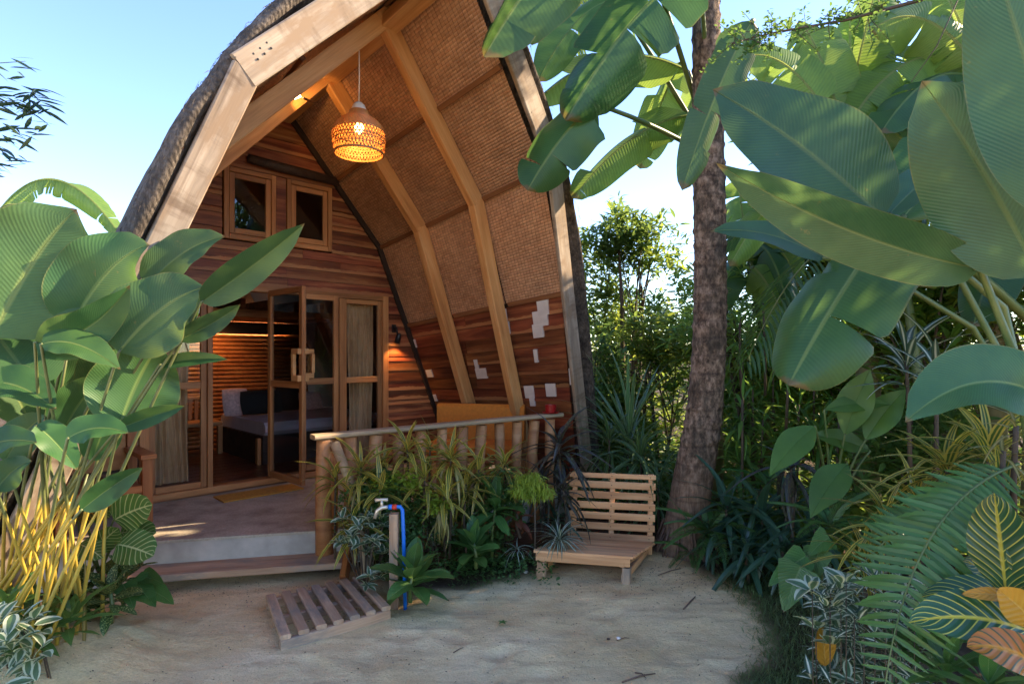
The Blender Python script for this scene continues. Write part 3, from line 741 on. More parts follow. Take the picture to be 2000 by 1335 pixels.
# door mat
mq = [P(405, 972, 5.3), P(548, 960, 5.6)]
ma = H(-2.98, .42, 0); mb = H(-2.2, .42, 0)
v, f = bevbox(0, .80, -.15, .15, .321, .335, .005); Mx, _ = frame_from(H(-2.98, .33, 0), H(-2.2, .33, 0))
tag(mk('door_mat', v, f, M['yellow_mat'], None, Mx), 'flat yellow door mat on the deck before the doors', 'door mat')
# armchair left of the doors
ch = thing('armchair', 'timber armchair with plaited cane back half hidden left of the doors', 'chair', H(-3.95, .4, .32))
hbox('leg', -4.28, -4.20, .62, .70, .32, .86, M['orange_wood'], ch, True); hbox('leg', -3.70, -3.62, .62, .70, .32, .86, M['orange_wood'], ch, True)
hbox('leg', -4.28, -4.20, .08, .16, .32, 1.12, M['orange_wood'], ch, True); hbox('leg', -3.70, -3.62, .08, .16, .32, 1.12, M['orange_wood'], ch, True)
hbox('seat', -4.2, -3.7, .1, .7, .58, .64, M['orange_wood'], ch); hbox('arm', -4.30, -4.18, .05, .74, .86, .90, M['orange_wood'], ch); hbox('arm', -3.72, -3.60, .05, .74, .86, .90, M['orange_wood'], ch)
hbox('cane_back', -4.2, -3.7, .10, .13, .70, 1.08, M['rattan'], ch); hbox('top_rail', -4.2, -3.7, .09, .15, 1.08, 1.13, M['orange_wood'], ch)
# slatted lounge seat on the sand
lg = thing('lounge_seat', 'low slatted pine garden seat with upright slatted back on the sand', 'garden seat', V(.72, 4.75, 0))
q0, q1 = V(.175, 4.50, 0), V(.885, 4.36, 0); ex = (q1-q0).normalized(); ey = V(-ex.y, ex.x, 0); ey = (V(1.235, 5.05, 0)-q1); dlen = ey.length; ey.normalize()
ey0 = V(-ex.y, ex.x, 0)
W_ = (q1-q0).length
def LP(x, y, z): return q0+ex*x+ey*y+V(0, 0, z-(.11*y/dlen if z > .1 else 0))
hz = .215
for i in range(13):                                    # seat slats
    y = .012+i*(dlen-.02)/13
    beam('seat_slat', LP(-.02, y+.022, hz), LP(W_+.02, y+.022, hz), .044, .02, M['pallet'], lg, b=.003)
for x in (.06, W_-.06): beam('seat_bearer', LP(x, .01, hz-.045), LP(x, dlen+.02, hz-.045), .035, .068, M['pallet'], lg)
beam('front_rail', LP(0, .02, hz-.04), LP(W_, .02, hz-.04), .022, .07, M['pallet'], lg)
for x in (.035, W_-.035):
    beam('leg', LP(x, .05, -.02), LP(x, .05, hz-.08), .06, .06, M['grey_wood'], lg, up=ey)
    beam('ground_runner', LP(x-.02, .03, .045), LP(x-.02, dlen+.05, .045), .035, .07, M['grey_wood'], lg)
    beam('brace', LP(x-.01, .1, .05), LP(x-.01, dlen-.05, hz-.06), .03, .05, M['pallet'], lg)
lean = .10
bk0 = lambda x, z: LP(x, dlen-.02, hz)+ey*(lean*z)+V(0, 0, z)
for i in range(7):
    z_ = .035+i*.089; hh = .060 if i < 6 else .042
    if i == 6: z_ -= .010
    beam('back_slat', bk0(-.015, z_)-ey*.018, bk0(W_+.015, z_)-ey*.018, .018, hh, M['pallet'], lg, b=.003)
v_, f_ = lathe([(.001, .0015), (.0045, .001), (.005, 0)], 7); scr = mesh('screw', v_, f_, M['metal_black'])
for i in range(7):
    for x in (.03, W_*.5, W_-.03):
        q = bk0(x, .035+i*.089-(.01 if i == 6 else 0))-ey*.0275; Mb = (-ey).to_track_quat('Z', 'Y').to_matrix().to_4x4(); Mb.translation = q; obj('screw', scr, lg, Mb)
for x in (.03, W_*.5, W_-.03): beam('back_post', bk0(x, -.10), bk0(x, .585), .045, .03, M['pallet'], lg, up=(0, 1, 0.1))
# duckboard set in the sand
db = thing('duckboard', 'weathered slatted timber duckboard lying before the step', 'duckboard', V(-1.2, 3.85, 0))
c00, c10, c01, c11 = V(-1.36, 3.40, 0), V(-.80, 3.82, 0), V(-1.70, 4.00, 0), V(-1.14, 4.36, 0)
def DP(s, t_, z): return c00.lerp(c10, s).lerp(c01.lerp(c11, s), t_)+V(0, 0, z)
for i in range(7):
    s = .045+i*.152
    beam('slat', DP(s, 0, .078), DP(s, 1, .072), .062, .028, M['grey_wood'], db)
for t_ in (.03, .5, .97): beam('bearer', DP(0, t_, .028), DP(1, t_, .028), .04, .068, M['grey_wood'], db)
# standpipe with tap
tp = thing('standpipe', 'brass garden tap on blue pipe strapped to a short timber post', 'tap', V(-.84, 4.02, 0))
b0 = P(770, 1180, 4.02); b0.z = -.05
beam('post', V(b0.x, 4.02, -.05), V(b0.x, 4.02, .645), .06, .06, M['grey_wood'], tp, up=(0, 1, 0), b=.004)
zt = CAMH+(690-988)/FPX*4.02
xa = (773-1000)/FPX*4.02
tube('pipe', [V(xa+.0, 4.0, zt), V(xa+.035, 4.0, zt+.002), V(xa+.05, 4.0, zt-.02), V(xa+.058, 4.0, zt-.2), V(xa+.07, 4.0, -.03)], .0135, M['blue_pipe'], tp, 10)
tube('coupling', [V(xa-.045, 4.0, zt), V(xa-.02, 4.0, zt)], .018, M['blue_pipe'], tp, 10); tube('coupling', [V(xa-.02, 4.0, zt), V(xa+.012, 4.0, zt)], .0185, M['red_plastic'], tp, 10)
tube('spout', [V(xa-.045, 4.0, zt), V(xa-.09, 3.99, zt), V(xa-.12, 3.98, zt-.02), V(xa-.135, 3.975, zt-.07)], [.012, .016, .013, .012], M['brass'], tp, 10)
tube('valve', [V(xa-.09, 3.99, zt), V(xa-.09, 3.99, zt+.05)], [.013, .009], M['brass'], tp, 10)
tube('tap_handle', [V(xa-.135, 3.985, zt+.05), V(xa-.09, 3.99, zt+.055), V(xa-.05, 3.995, zt+.05)], [.014, .009, .014], M['brass'], tp, 8)
# ================================================================ LEAVES
def leafmat(name, base, dark=None, rib=None, trans=None, freq=0, slant=2.2, vein=.25, gloss=.4, tfac=.34, margin=None, mwidth=.36, pattern=None, pcol=None, pw=.72, var=.18, hue=.012, spec=.5, ribw=.018, bstr=.25):
    t = NT(name); uv = t.n('UVMap').outputs[0]; sx = t.n('SeparateXYZ'); t.l(uv, sx.inputs[0]); u, v = sx.outputs[0], sx.outputs[1]
    rnd = t.n('ObjectInfo').outputs['Random']; tc = t.n('TexCoord').outputs['Object']
    au = t.math('ABSOLUTE', t.math('SUBTRACT', u, .5))
    dark = dark or tuple(x*.6 for x in base)
    n1 = t.noise(tc, 6, 4)
    c = t.mix(t.ramp(n1, [(.3, 0.), (.7, 1.)]), dark, base)
    h = None
    if freq:
        ph = t.math('SUBTRACT', t.math('MULTIPLY', v, freq), t.math('MULTIPLY', au, slant*freq*.2))
        s = t.math('SINE', t.math('MULTIPLY', ph, 6.2832)); h = s
        c = t.mix(t.math('MULTIPLY', t.math('MULTIPLY', t.math('MULTIPLY_ADD', s, .5, .5), t.ramp(t.noise(tc, 9, 4), [(.35, .3), (.65, 1.)])), vein), c, tuple(min(1, x*1.9+.02) for x in base))
        if pattern == 'veins':
            msk = t.ramp(t.math('MULTIPLY_ADD', s, .5, .5), [(pw, 0.), (min(1, pw+.16), 1.)])
            c = t.mix(msk, c, pcol)
    if pattern == 'blotch':
        msk = t.ramp(t.noise(t.mapping(uv, (7, 16, 1), t.n('CombineXYZ', X=t.math('MULTIPLY', rnd, 40.)).outputs[0]), 1.0, 3, .6), [(pw-.03, 0.), (pw+.05, 1.)])
        c = t.mix(msk, c, pcol)
    if pattern == 'center':
        c = t.mix(t.ramp(au, [(.06, 1.), (.2, 0.)]), c, pcol)
    if margin is not None:
        wob = t.math('ADD', au, t.math('MULTIPLY', t.noise(t.mapping(uv, (3, 9, 1)), 1., 3), .12))
        c = t.mix(t.ramp(wob, [(mwidth+.04, 0.), (mwidth+.07, 1.)]), c, margin)
    if rib is not None:
        c = t.mix(t.ramp(au, [(ribw*.6, 1.), (ribw*1.6, 0.)]), c, rib)
    if freq and pattern is None:
        spot = t.noise(tc, 13, 5, .7)
        c = t.mix(t.ramp(spot, [(.66, 0.), (.72, .55)]), c, (.20, .17, .05))
        c = t.mix(t.ramp(t.math('ADD', v, t.math('MULTIPLY', spot, .05)), [(.985, 0.), (1.0, .8)]), c, (.16, .10, .04))
        c = t.mix(t.ramp(t.math('ADD', au, t.math('MULTIPLY', t.noise(tc, 5, 4), .05)), [(.512, 0.), (.524, .35)]), c, (.26, .20, .07))
    hs = t.n('HueSaturation'); t.l(c, hs.inputs['Color'])
    t.l(t.math('MULTIPLY_ADD', rnd, 2*var, 1-var), hs.inputs['Value'])
    wn_ = t.n('TexWhiteNoise', noise_dimensions='1D'); t.l(rnd, wn_.inputs['W'])
    t.l(t.math('MULTIPLY_ADD', wn_.outputs['Value'], 2*hue, .5-hue), hs.inputs['Hue'])
    c = hs.outputs[0]
    bm = t.bump(h, bstr, .004) if h is not None else None
    t.fin(c, gloss, bm, spec)
    tr = t.n('BsdfTranslucent')
    tc2 = t.mix(1.0, c, trans or (1.0, 1.0, .35), 'MULTIPLY')
    g = t.n('Gamma', Gamma=.62); t.l(tc2, g.inputs['Color']); t.l(g.outputs[0], tr.inputs['Color'])
    if bm is not None: t.l(bm, tr.inputs['Normal'])
    mx = t.n('MixShader'); mx.inputs[0].default_value = tfac
    t.l(t.b.outputs[0], mx.inputs[1]); t.l(tr.outputs[0], mx.inputs[2]); t.l(mx.outputs[0], t.o.inputs[0])
    return t.m
G = {}
G['calathea'] = leafmat('calathea_leaf', (.058, .128, .034), (.034, .088, .027), (.15, .22, .065), var=.3, hue=.02, freq=42, vein=.10, gloss=.42, tfac=.3, bstr=.13, spec=.35)
G['calathea_r'] = leafmat('heliconia_leaf', (.048, .122, .045), (.03, .085, .036), (.12, .19, .07), var=.25, freq=50, vein=.13, gloss=.34, tfac=.26, bstr=.15, spec=.4)
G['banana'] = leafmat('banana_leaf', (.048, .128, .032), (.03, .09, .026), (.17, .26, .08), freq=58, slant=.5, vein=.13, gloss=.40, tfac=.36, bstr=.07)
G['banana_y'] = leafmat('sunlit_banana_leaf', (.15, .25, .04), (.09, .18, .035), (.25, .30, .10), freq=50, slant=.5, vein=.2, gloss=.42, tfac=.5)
G['green'] = leafmat('broad_green_leaf', (.075, .175, .04), (.05, .13, .032), (.15, .25, .09), freq=16, vein=.14, gloss=.38)
G['midgreen'] = leafmat('mid_green_leaf', (.10, .20, .035), (.06, .14, .03), gloss=.45, tfac=.45)
G['lime'] = leafmat('lime_leaf', (.34, .44, .05), (.22, .34, .04), gloss=.45, tfac=.45)
G['dark'] = leafmat('dark_strap_leaf', (.038, .095, .052), (.024, .065, .04), (.07, .13, .065), gloss=.35, tfac=.25)
G['strap'] = leafmat('strap_leaf', (.07, .14, .045), (.035, .09, .03), (.05, .11, .04), gloss=.42, tfac=.34, margin=(.25, .33, .14), mwidth=.42)
G['pandan'] = leafmat('pandan_leaf', (.08, .16, .06), (.045, .11, .045), (.20, .28, .14), gloss=.35, margin=(.28, .34, .18), mwidth=.43)
G['purple'] = leafmat('purple_leaf', (.035, .035, .03), (.025, .016, .02), (.12, .14, .05), gloss=.4, tfac=.2, pattern='blotch', pcol=(.12, .16, .05), pw=.58, trans=(1, .8, .5))
G['crot'] = leafmat('yellow_striped_leaf', (.06, .12, .025), (.04, .09, .02), (.52, .38, .07), gloss=.35, margin=(.52, .40, .07), mwidth=.29, ribw=.06)
G['crot_pale'] = leafmat('pale_striped_leaf', (.34, .26, .09), (.16, .16, .04), (.50, .40, .16), gloss=.45, margin=(.10, .13, .03), mwidth=.40, ribw=.06)
G['sanch'] = leafmat('yellow_veined_leaf', (.022, .085, .028), (.015, .06, .02), (.50, .42, .05), freq=11, slant=2.6, vein=.0, gloss=.3, pattern='veins', pcol=(.46, .42, .06), pw=.90, ribw=.028, tfac=.25)
G['sanch_o'] = leafmat('orange_veined_leaf', (.46, .20, .02), (.34, .13, .015), (.55, .30, .03), freq=8, slant=2.6, vein=.0, gloss=.35, pattern='veins', pcol=(.05, .07, .015), pw=.80, ribw=.05)
G['yellow'] = leafmat('yellowed_leaf', (.58, .30, .03), (.48, .26, .02), (.62, .42, .10), freq=8, vein=.1, gloss=.5)
G['white_var'] = leafmat('white_edged_leaf', (.09, .16, .08), (.06, .12, .06), gloss=.5, margin=(.50, .54, .38), mwidth=.28, tfac=.3)
G['white_str'] = leafmat('white_streaked_leaf', (.07, .12, .075), (.04, .085, .06), gloss=.4, pattern='center', pcol=(.70, .72, .58), tfac=.28)
G['spot'] = leafmat('spotted_leaf', (.04, .10, .03), (.025, .07, .02), (.10, .16, .06), gloss=.35, pattern='blotch', pcol=(.40, .46, .18), pw=.55)
G['pale_vein'] = leafmat('pale_veined_leaf', (.06, .16, .035), (.04, .12, .03), (.45, .52, .28), freq=8, slant=3.0, vein=.0, gloss=.4, pattern='veins', pcol=(.40, .48, .22), pw=.90, ribw=.02)
G['red'] = leafmat('reddish_leaf', (.20, .065, .035), (.13, .045, .025), (.10, .13, .04), freq=10, vein=.15, gloss=.4, trans=(1, .6, .3))
G['shrub'] = leafmat('small_shrub_leaf', (.095, .18, .045), (.06, .125, .035), gloss=.45, tfac=.3)
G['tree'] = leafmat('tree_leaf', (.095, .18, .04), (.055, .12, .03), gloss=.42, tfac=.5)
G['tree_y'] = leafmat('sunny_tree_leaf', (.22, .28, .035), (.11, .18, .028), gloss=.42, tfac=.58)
G['bamboo'] = leafmat('bamboo_leaf', (.03, .07, .04), (.02, .05, .03), gloss=.42, tfac=.3)
G['bambusa'] = leafmat('grassy_green_leaf', (.13, .26, .04), (.08, .18, .032), gloss=.42, tfac=.5)
G['fern'] = leafmat('fern_leaf', (.09, .21, .055), (.05, .14, .04), (.09, .12, .04), gloss=.45, tfac=.4)
G['palm'] = leafmat('palm_leaf', (.06, .12, .035), (.035, .085, .03), (.2, .2, .06), gloss=.38, tfac=.4)
G['grass'] = leafmat('lawn_blade', (.09, .15, .04), (.09, .12, .04), gloss=.6, tfac=.3)
G['litter'] = plain('dead_leaf', (.10, .055, .03), .9, 12, .6)
G['twig'] = plain('dry_twig', (.15, .085, .055), .85, 20, .5)
def stemmat(name, c0, c1, rough=.45):
    t = NT(name); tc = t.n('TexCoord').outputs['Object']
    c = t.ramp(t.noise(t.mapping(tc, (3, 3, 3)), 2., 4), [(.3, c0), (.7, c1)]); return t.fin(c, rough)
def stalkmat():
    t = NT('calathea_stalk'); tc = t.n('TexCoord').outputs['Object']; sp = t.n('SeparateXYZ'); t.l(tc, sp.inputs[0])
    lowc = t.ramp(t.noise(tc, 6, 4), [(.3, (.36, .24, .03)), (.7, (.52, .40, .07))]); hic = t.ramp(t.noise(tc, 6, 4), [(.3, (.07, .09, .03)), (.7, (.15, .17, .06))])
    return t.fin(t.mix(t.ramp(sp.outputs[2], [(.95, 0.), (1.5, 1.)]), lowc, hic), .45)  # sunlit gold painted over the yellowish foot, fading to darker green above
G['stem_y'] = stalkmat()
G['stem_g'] = stemmat('green_stalk', (.06, .11, .025), (.14, .17, .05))
G['stem_b'] = stemmat('brown_stem', (.045, .03, .018), (.11, .075, .045), .8)
G['pseudo'] = stemmat('banana_stem', (.10, .10, .03), (.22, .17, .07), .6)
SH = {
    'cal': lambda t: max(0, math.sin(PI*t**.72))**.62*(1-.55*max(0, (t-.86)/.14)),
    'ban': lambda t: min(1, t*7)**.6*max(0, 1-max(0, (t-.45)/.55)**3.2)**.6,
    'lance': lambda t: max(0, math.sin(PI*t**.85))**1.05,
    'oval': lambda t: max(0, math.sin(PI*t**.9))**.7,
    'strap': lambda t: min(1, .55+t*2.2)*max(0, 1-t**2.6)**.8,
    'heart': lambda t: (max(0, 1-t)**.75)*min(1, (t+.05)*9)**.5,
    'round': lambda t: max(0, 1-(2*t-1)**2)**.5*(1.06-.18*t),
}
def leafgeo(spine, face, hw, shape='cal', fold=.25, cup=0., wave=.0, wfreq=4, cols=3, torn=0, rng=random, rib=0., twist=0., v0=None, f0=None, uv0=None):
    """leaf surface along spine points; face is the way the upper side looks; returns verts, faces, uvs"""
    v = [] if v0 is None else v0; f = [] if f0 is None else f0; uv = [] if uv0 is None else uv0
    n = len(spine); fr = []
    face = Vector(face)
    for i, p in enumerate(spine):
        t = (spine[min(i+1, n-1)]-spine[max(i-1, 0)]).normalized()
        s = t.cross(face)
        if s.length < 1e-3: s = t.orthogonal()
        s.normalize(); up = s.cross(t)
        if twist:
            a = twist*(i/(n-1)-.3); s, up = s*math.cos(a)+up*math.sin(a), up*math.cos(a)-s*math.sin(a)
        fr.append((p, t, s, up))
    ph = rng.uniform(0, 6.28)
    for sd in (-1, 1):
        if torn: cuts = sorted(set([0, n-1]+[rng.randint(2, n-3) for _ in range(torn)]))
        else: cuts = [0, n-1]
        for a, b in zip(cuts[:-1], cuts[1:]):
            da = rng.uniform(-.1, .75) if torn else 0; dl = rng.uniform(-.16, .16) if torn else 0
            b0 = len(v)
            for i in range(a, b+1):
                p, t, s, up = fr[i]; tt = i/(n-1)
                w = hw*SH[shape](tt)
                if torn and (i == a or i == b) and 0 < i < n-1: tp = .93
                else: tp = 1
                for j in range(cols+1):
                    q = j/cols; ang = fold-da*q
                    off = w*q*tp
                    pos = p+s*(sd*off*math.cos(ang))+up*(off*math.sin(ang)+cup*w*q*q)+t*(dl*off)
                    if wave: pos = pos+up*(wave*hw*q*q*math.sin(wfreq*6.283*tt+ph+(1.7 if sd > 0 else 0))*min(1, 6*tt)*min(1, 5*(1-tt)+.1))
                    v.append(pos); uv.append((.5+sd*.5*q, tt))
            m = cols+1
            for i in range(b-a):
                for j in range(cols):
                    q = (b0+i*m+j, b0+i*m+j+1, b0+(i+1)*m+j+1, b0+(i+1)*m+j)
                    f.append(q if sd > 0 else tuple(reversed(q)))
    if rib:
        b0 = len(v)
        for i, (p, t, s, up) in enumerate(fr):
            r = rib*(1-.85*i/(n-1))
            for c in (-1, 0, 1): v.append(p+s*(c*r)-up*(r*1.2 if c == 0 else -.0015)); uv.append((.5, i/(n-1)))
        for i in range(n-1):
            for c in (0, 1): f.append((b0+i*3+c, b0+(i+1)*3+c, b0+(i+1)*3+c+1, b0+i*3+c+1))
    return v, f, uv
def arch(L, rise, droop, n=9, side=0):
    """local spine from the origin along +x, rising then bending down"""
    pts = []
    for i in range(n):
        t = i/(n-1); pts.append(V(L*t*(1-.18*droop*t), side*L*t*t, L*(rise*t-droop*t*t)))
    return pts
def leaf_variants(name, mat, L, W, shape, k=4, droop=(.1, .5), fold=.25, wave=.05, n=9, cols=2, cup=0, rng=random):
    out = []
    for i in range(k):
        v, f, uv = leafgeo(arch(L*rng.uniform(.85, 1.15), .0, rng.uniform(*droop), n, rng.uniform(-.12, .12)), (0, 0, 1), W/2*rng.uniform(.88, 1.12), shape, fold*rng.uniform(.6, 1.3), cup, wave, rng.uniform(2, 4), cols)
        out.append(mesh(name, v, f, mat, uv, True))
    return out
def place(me, name, parent, loc, az, pitch, sc=1., roll=0.):
    Mx = Matrix.Translation(loc) @ Matrix.Rotation(az, 4, 'Z') @ Matrix.Rotation(-pitch, 4, 'Y') @ Matrix.Rotation(roll, 4, 'X') @ Matrix.Diagonal((sc, sc, sc, 1))
    return obj(name, me, parent, Mx)
def rosette(name, label, cat, loc, variants, n, pitch=(80, 5), sc=(.7, 1.1), group=None, stem=0., spread=.02, stemmat=None, stem_h=0., rng=random, az0=None, into=None, azr=None, stem_r=.012):
    """a whorl of leaves; stem_h lifts the crown on a stem, stem spreads the leaves down it"""
    loc = Vector(loc); root = into or thing(name, label, cat, V(loc.x, loc.y, max(loc.z-stem_h, gz(loc.x, loc.y)) if stem_h else loc.z), group)
    if stem_h:
        q = V(loc.x+rng.uniform(-.03, .03), loc.y, loc.z-stem_h)
        tube('stem', [q, q.lerp(loc, .5)+V(rng.uniform(-.02, .02), 0, 0), loc], [stem_r*1.2, stem_r, stem_r*.8], stemmat or G['stem_b'], root, 7)
    a0 = rng.uniform(0, 6.28) if az0 is None else az0
    for i in range(n):
        t = i/max(1, n-1)
        az = a0+i*2.39996 if azr is None else rng.uniform(*azr)
        pt = R(pitch[0]+(pitch[1]-pitch[0])*t**.8+rng.uniform(-8, 8))
        p = loc+V(math.cos(az), math.sin(az), 0)*spread*(.3+.7*t)-V(0, 0, stem*t)
        place(rng.choice(variants), 'leaf', root, p, az, pt, rng.uniform(*sc)*(.75+.25*math.sin(PI*min(1, t*.8+.2))), rng.uniform(-.3, .3))
    return root
def bigleaf(root, b, tip, hw, face, mat, shape='cal', sag=0., ctrl=None, fold=.22, cup=0., wave=.06, wfreq=2.5, torn=0, rib=.012, n=22, cols=5, stalk=None, stalk_r=.012, smat=None, twist=0., name='leaf'):
    """one large leaf from b to tip (world points); ctrl or sag shapes the midrib; stalk: list of points down to the root"""
    b = Vector(b); tip = Vector(tip); c = ctrl if ctrl is not None else (b+tip)/2+V(0, 0, sag)
    v, f, uv = leafgeo(bez(b, Vector(c), tip, n), face, hw, shape, fold, cup, wave, wfreq, cols, torn, random, rib, twist)
    o = mk(name, v, f, mat, root, None, uv, True)
    if stalk:
        pts = [Vector(p) for p in stalk]+[b, b.lerp(Vector(c), .05)]
        if len(pts) == 3: pts = bez(pts[0], pts[0].lerp(pts[1], .6)+V(0, 0, .08), pts[1], 8)+[pts[2]]
        tube('stalk', pts, [stalk_r*(1.15-.5*i/(len(pts)-1)) for i in range(len(pts))], smat or G['stem_y'], root, 7)
    return o
# numpy masses of small leaves -------------------------------------------------
def tmpl(L, W, shape='lance', n=4, fold=.25, droop=.2):
    v, f, uv = leafgeo(arch(L, 0, droop, n+1), (0, 0, 1), W/2, shape, fold, 0, 0, 1, 1)
    return np.array([tuple(p) for p in v], dtype=np.float32), np.array(f, dtype=np.int32), np.array(uv, dtype=np.float32)
def rotm(az, pit, roll):
    ca, sa, cp, sp, cr, sr = np.cos(az), np.sin(az), np.cos(pit), np.sin(pit), np.cos(roll), np.sin(roll)
    z = np.zeros_like(ca); o = np.ones_like(ca)
    Z = np.stack([ca, -sa, z, sa, ca, z, z, z, o], -1).reshape(-1, 3, 3)
    Y = np.stack([cp, z, -sp, z, o, z, sp, z, cp], -1).reshape(-1, 3, 3)
    X = np.stack([o, z, z, z, cr, -sr, z, sr, cr], -1).reshape(-1, 3, 3)
    return Z @ Y @ X
def mass(name, parent, tm, locs, rot, sc, mat, origin=(0, 0, 0), kind='stuff'):
    tv, tf, tu = tm; n = len(locs); k = len(tv)
    v = (np.einsum('nij,kj->nki', rot, tv)*np.asarray(sc).reshape(-1, 1, 1)+np.asarray(locs)[:, None, :]).reshape(-1, 3)
    f = (tf[None]+(np.arange(n)*k)[:, None, None]).reshape(-1, tf.shape[1])
    me = bpy.data.meshes.new(name)
    me.vertices.add(len(v)); me.vertices.foreach_set('co', v.astype(np.float32).ravel())
    m = tf.shape[1]; me.loops.add(f.size); me.loops.foreach_set('vertex_index', f.ravel())
    me.polygons.add(len(f)); me.polygons.foreach_set('loop_start', np.arange(len(f))*m)
    try: me.polygons.foreach_set('loop_total', np.full(len(f), m))
    except Exception: pass
    ul = me.uv_layers.new(name='UVMap'); ul.data.foreach_set('uv', np.tile(tu, (n, 1))[f.ravel()].astype(np.float32).ravel())
    me.materials.append(mat); me.update(calc_edges=True); me.validate()
    o = obj(name, me, parent); 
    if kind: o['kind'] = kind
    return o
def sprigs(centres, per, radius, pit=(-.3, .9)):
    """per leaves in a loose whorl round each centre with an outward axis"""
    c = np.repeat(np.asarray(centres), per, 0); n = len(c)
    az = RS.uniform(0, 6.283, n); p = RS.uniform(pit[0], pit[1], n)
    c = c+np.stack([np.cos(az)*radius*RS.uniform(0, 1, n), np.sin(az)*radius*RS.uniform(0, 1, n), RS.uniform(-1.6, 1, n)*radius], -1)
    return c, rotm(az, p, RS.uniform(-.6, .6, n)), RS.uniform(.65, 1.2, n)
def crown_points(c, r, n, lumps=9, hollow=.45, seed=0):
    """points through an uneven crown: several lumps in an ellipsoid"""
    rs = np.random.RandomState(seed); c = np.asarray(c); r = np.asarray(r)
    d = rs.normal(size=(lumps, 3)); d /= np.linalg.norm(d, axis=1)[:, None]
    lc = c+d*r*rs.uniform(.35, .75, (lumps, 1)); lr = rs.uniform(.32, .58, lumps)
    k = rs.randint(0, lumps, n); q = rs.normal(size=(n, 3)); q /= np.linalg.norm(q, axis=1)[:, None]
    return lc[k]+q*(r*lr[k][:, None])*(rs.uniform(hollow, 1, (n, 1))**.5)
# ================================================================ PLANTING: LEFT
CAMV = V(0, 0, CAMH)
def facing(p, up=.5, right=0.):
    """a direction from p towards the path, tipped upwards"""
    d = (CAMV-Vector(p)); d.z = 0; d.normalize(); return (d+V(right, 0, up)).normalized()
cal = thing('calathea_clump', 'tall giant calathea with big grey-green paddle leaves left of the deck', 'plant', V(-2.6, 3.1, .15))
CB = V(-2.62, 3.12, .16)
KY = .83
calspec = [  # base px, tip px, distances, width px, up-tilt, sideways tilt, bend (px up), fold
    (-15, 660, 150, 408, 3.25, 3.45, 215, .55, .1, 30, .10), (140, 640, 292, 478, 3.45, 3.5, 150, .7, .2, 40, .16),
    (288, 560, 440, 462, 3.6, 3.72, 82, .5, -.2, 26, .3), (392, 590, 595, 436, 3.4, 3.45, 74, .1, .4, -6, .55),
    (232, 688, 400, 560, 3.3, 3.42, 150, .75, .1, 26, .12), (68, 668, 254, 556, 3.1, 3.2, 88, .15, .5, -42, .35),
    (80, 672, 236, 722, 3.05, 3.1, 70, .9, .0, 34, .15), (70, 760, -50, 610, 3.3, 3.4, 150, .5, .3, 20, .15),
    (352, 662, 470, 594, 3.4, 3.5, 46, .2, .5, -6, .5), (290, 680, 412, 652, 3.45, 3.55, 44, .8, .1, 14, .2),
    (312, 712, 445, 702, 3.42, 3.5, 30, .3, .4, 8, .45), (232, 835, 312, 672, 3.42, 3.55, 150, .35, .35, 16, .1),
    (232, 836, 362, 792, 3.32, 3.4, 40, .25, .4, 2, .5), (132, 856, 252, 846, 3.05, 3.1, 62, .9, .0, 22, .2),
    (-40, 880, 72, 864, 3.0, 3.0, 66, .8, .1, 16, .15), (-30, 750, 110, 800, 3.2, 3.2, 84, .8, .1, 30, .2),
    (70, 830, 152, 918, 3.2, 3.2, 60, .7, .2, 14, .3), (158, 996, 280, 912, 3.2, 3.32, 52, .25, .5, 6, .45),
    (30, 610, 210, 520, 3.6, 3.7, 140, .5, .2, 30, .15), (130, 700, 60, 560, 3.7, 3.8, 130, .6, .3, 20, .2),
    (250, 640, 180, 540, 3.75, 3.85, 120, .5, .1, 20, .2), (180, 790, 330, 640, 3.75, 3.8, 120, .5, .2, 24, .15),
    (20, 700, -20, 560, 3.6, 3.7, 120, .5, .1, 20, .2), (110, 790, 210, 700, 3.7, 3.8, 90, .5, .1, 16, .2),
    (330, 640, 400, 575, 3.7, 3.75, 60, .5, .1, 10, .25), (60, 830, -10, 700, 3.5, 3.55, 100, .6, .2, 18, .2), (120, 850, 200, 740, 3.6, 3.65, 84, .5, .2, 16, .2),
    (10, 900, 90, 812, 3.3, 3.35, 66, .7, .1, 16, .2), (-10, 960, 62, 900, 3.2, 3.25, 56, .7, .1, 14, .2), (180, 900, 226, 800, 3.5, 3.55, 64, .4, .3, 10, .25), (250, 760, 300, 640, 3.6, 3.65, 90, .4, .2, 12, .2)]
for i, (bx, by, tx, ty, yb, yt, w, up, rt, bend, fold) in enumerate(calspec):
    yb *= KY; yt *= KY
    b = P(bx, by, yb); tp = P(tx, ty, yt); mid = P((bx+tx)/2-bend*.3, (by+ty)/2-bend*1.4, (yb+yt)/2+.03)
    hw = w/2/FPX*(yb+yt)/2*1.08
    s0 = CB+V(random.uniform(-.36, .2), random.uniform(-.2, .22), -.05)
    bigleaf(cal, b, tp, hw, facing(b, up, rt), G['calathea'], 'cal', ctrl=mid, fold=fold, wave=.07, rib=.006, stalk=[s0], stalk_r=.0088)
for i in range(16):                                     # further stalks of the clump
    s0 = CB+V(random.uniform(-.5, .25), random.uniform(-.3, .35), -.02); s1 = s0+V(random.uniform(-.25, .42), random.uniform(-.15, .2), random.uniform(.8, 1.45))
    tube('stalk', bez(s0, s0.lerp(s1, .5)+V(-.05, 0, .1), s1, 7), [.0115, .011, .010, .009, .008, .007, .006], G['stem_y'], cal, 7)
for i in range(9):                                      # dry sheaths at the foot
    s0 = CB+V(random.uniform(-.5, .3), random.uniform(-.3, .2), -.02); s1 = s0+V(random.uniform(-.15, .2), random.uniform(-.1, .1), random.uniform(.25, .6))
    bigleaf(cal, s0, s1, .013, (0.2, -1, 0), G['crot_pale'], 'strap', rib=0, n=7, cols=1, name='dry_sheath')
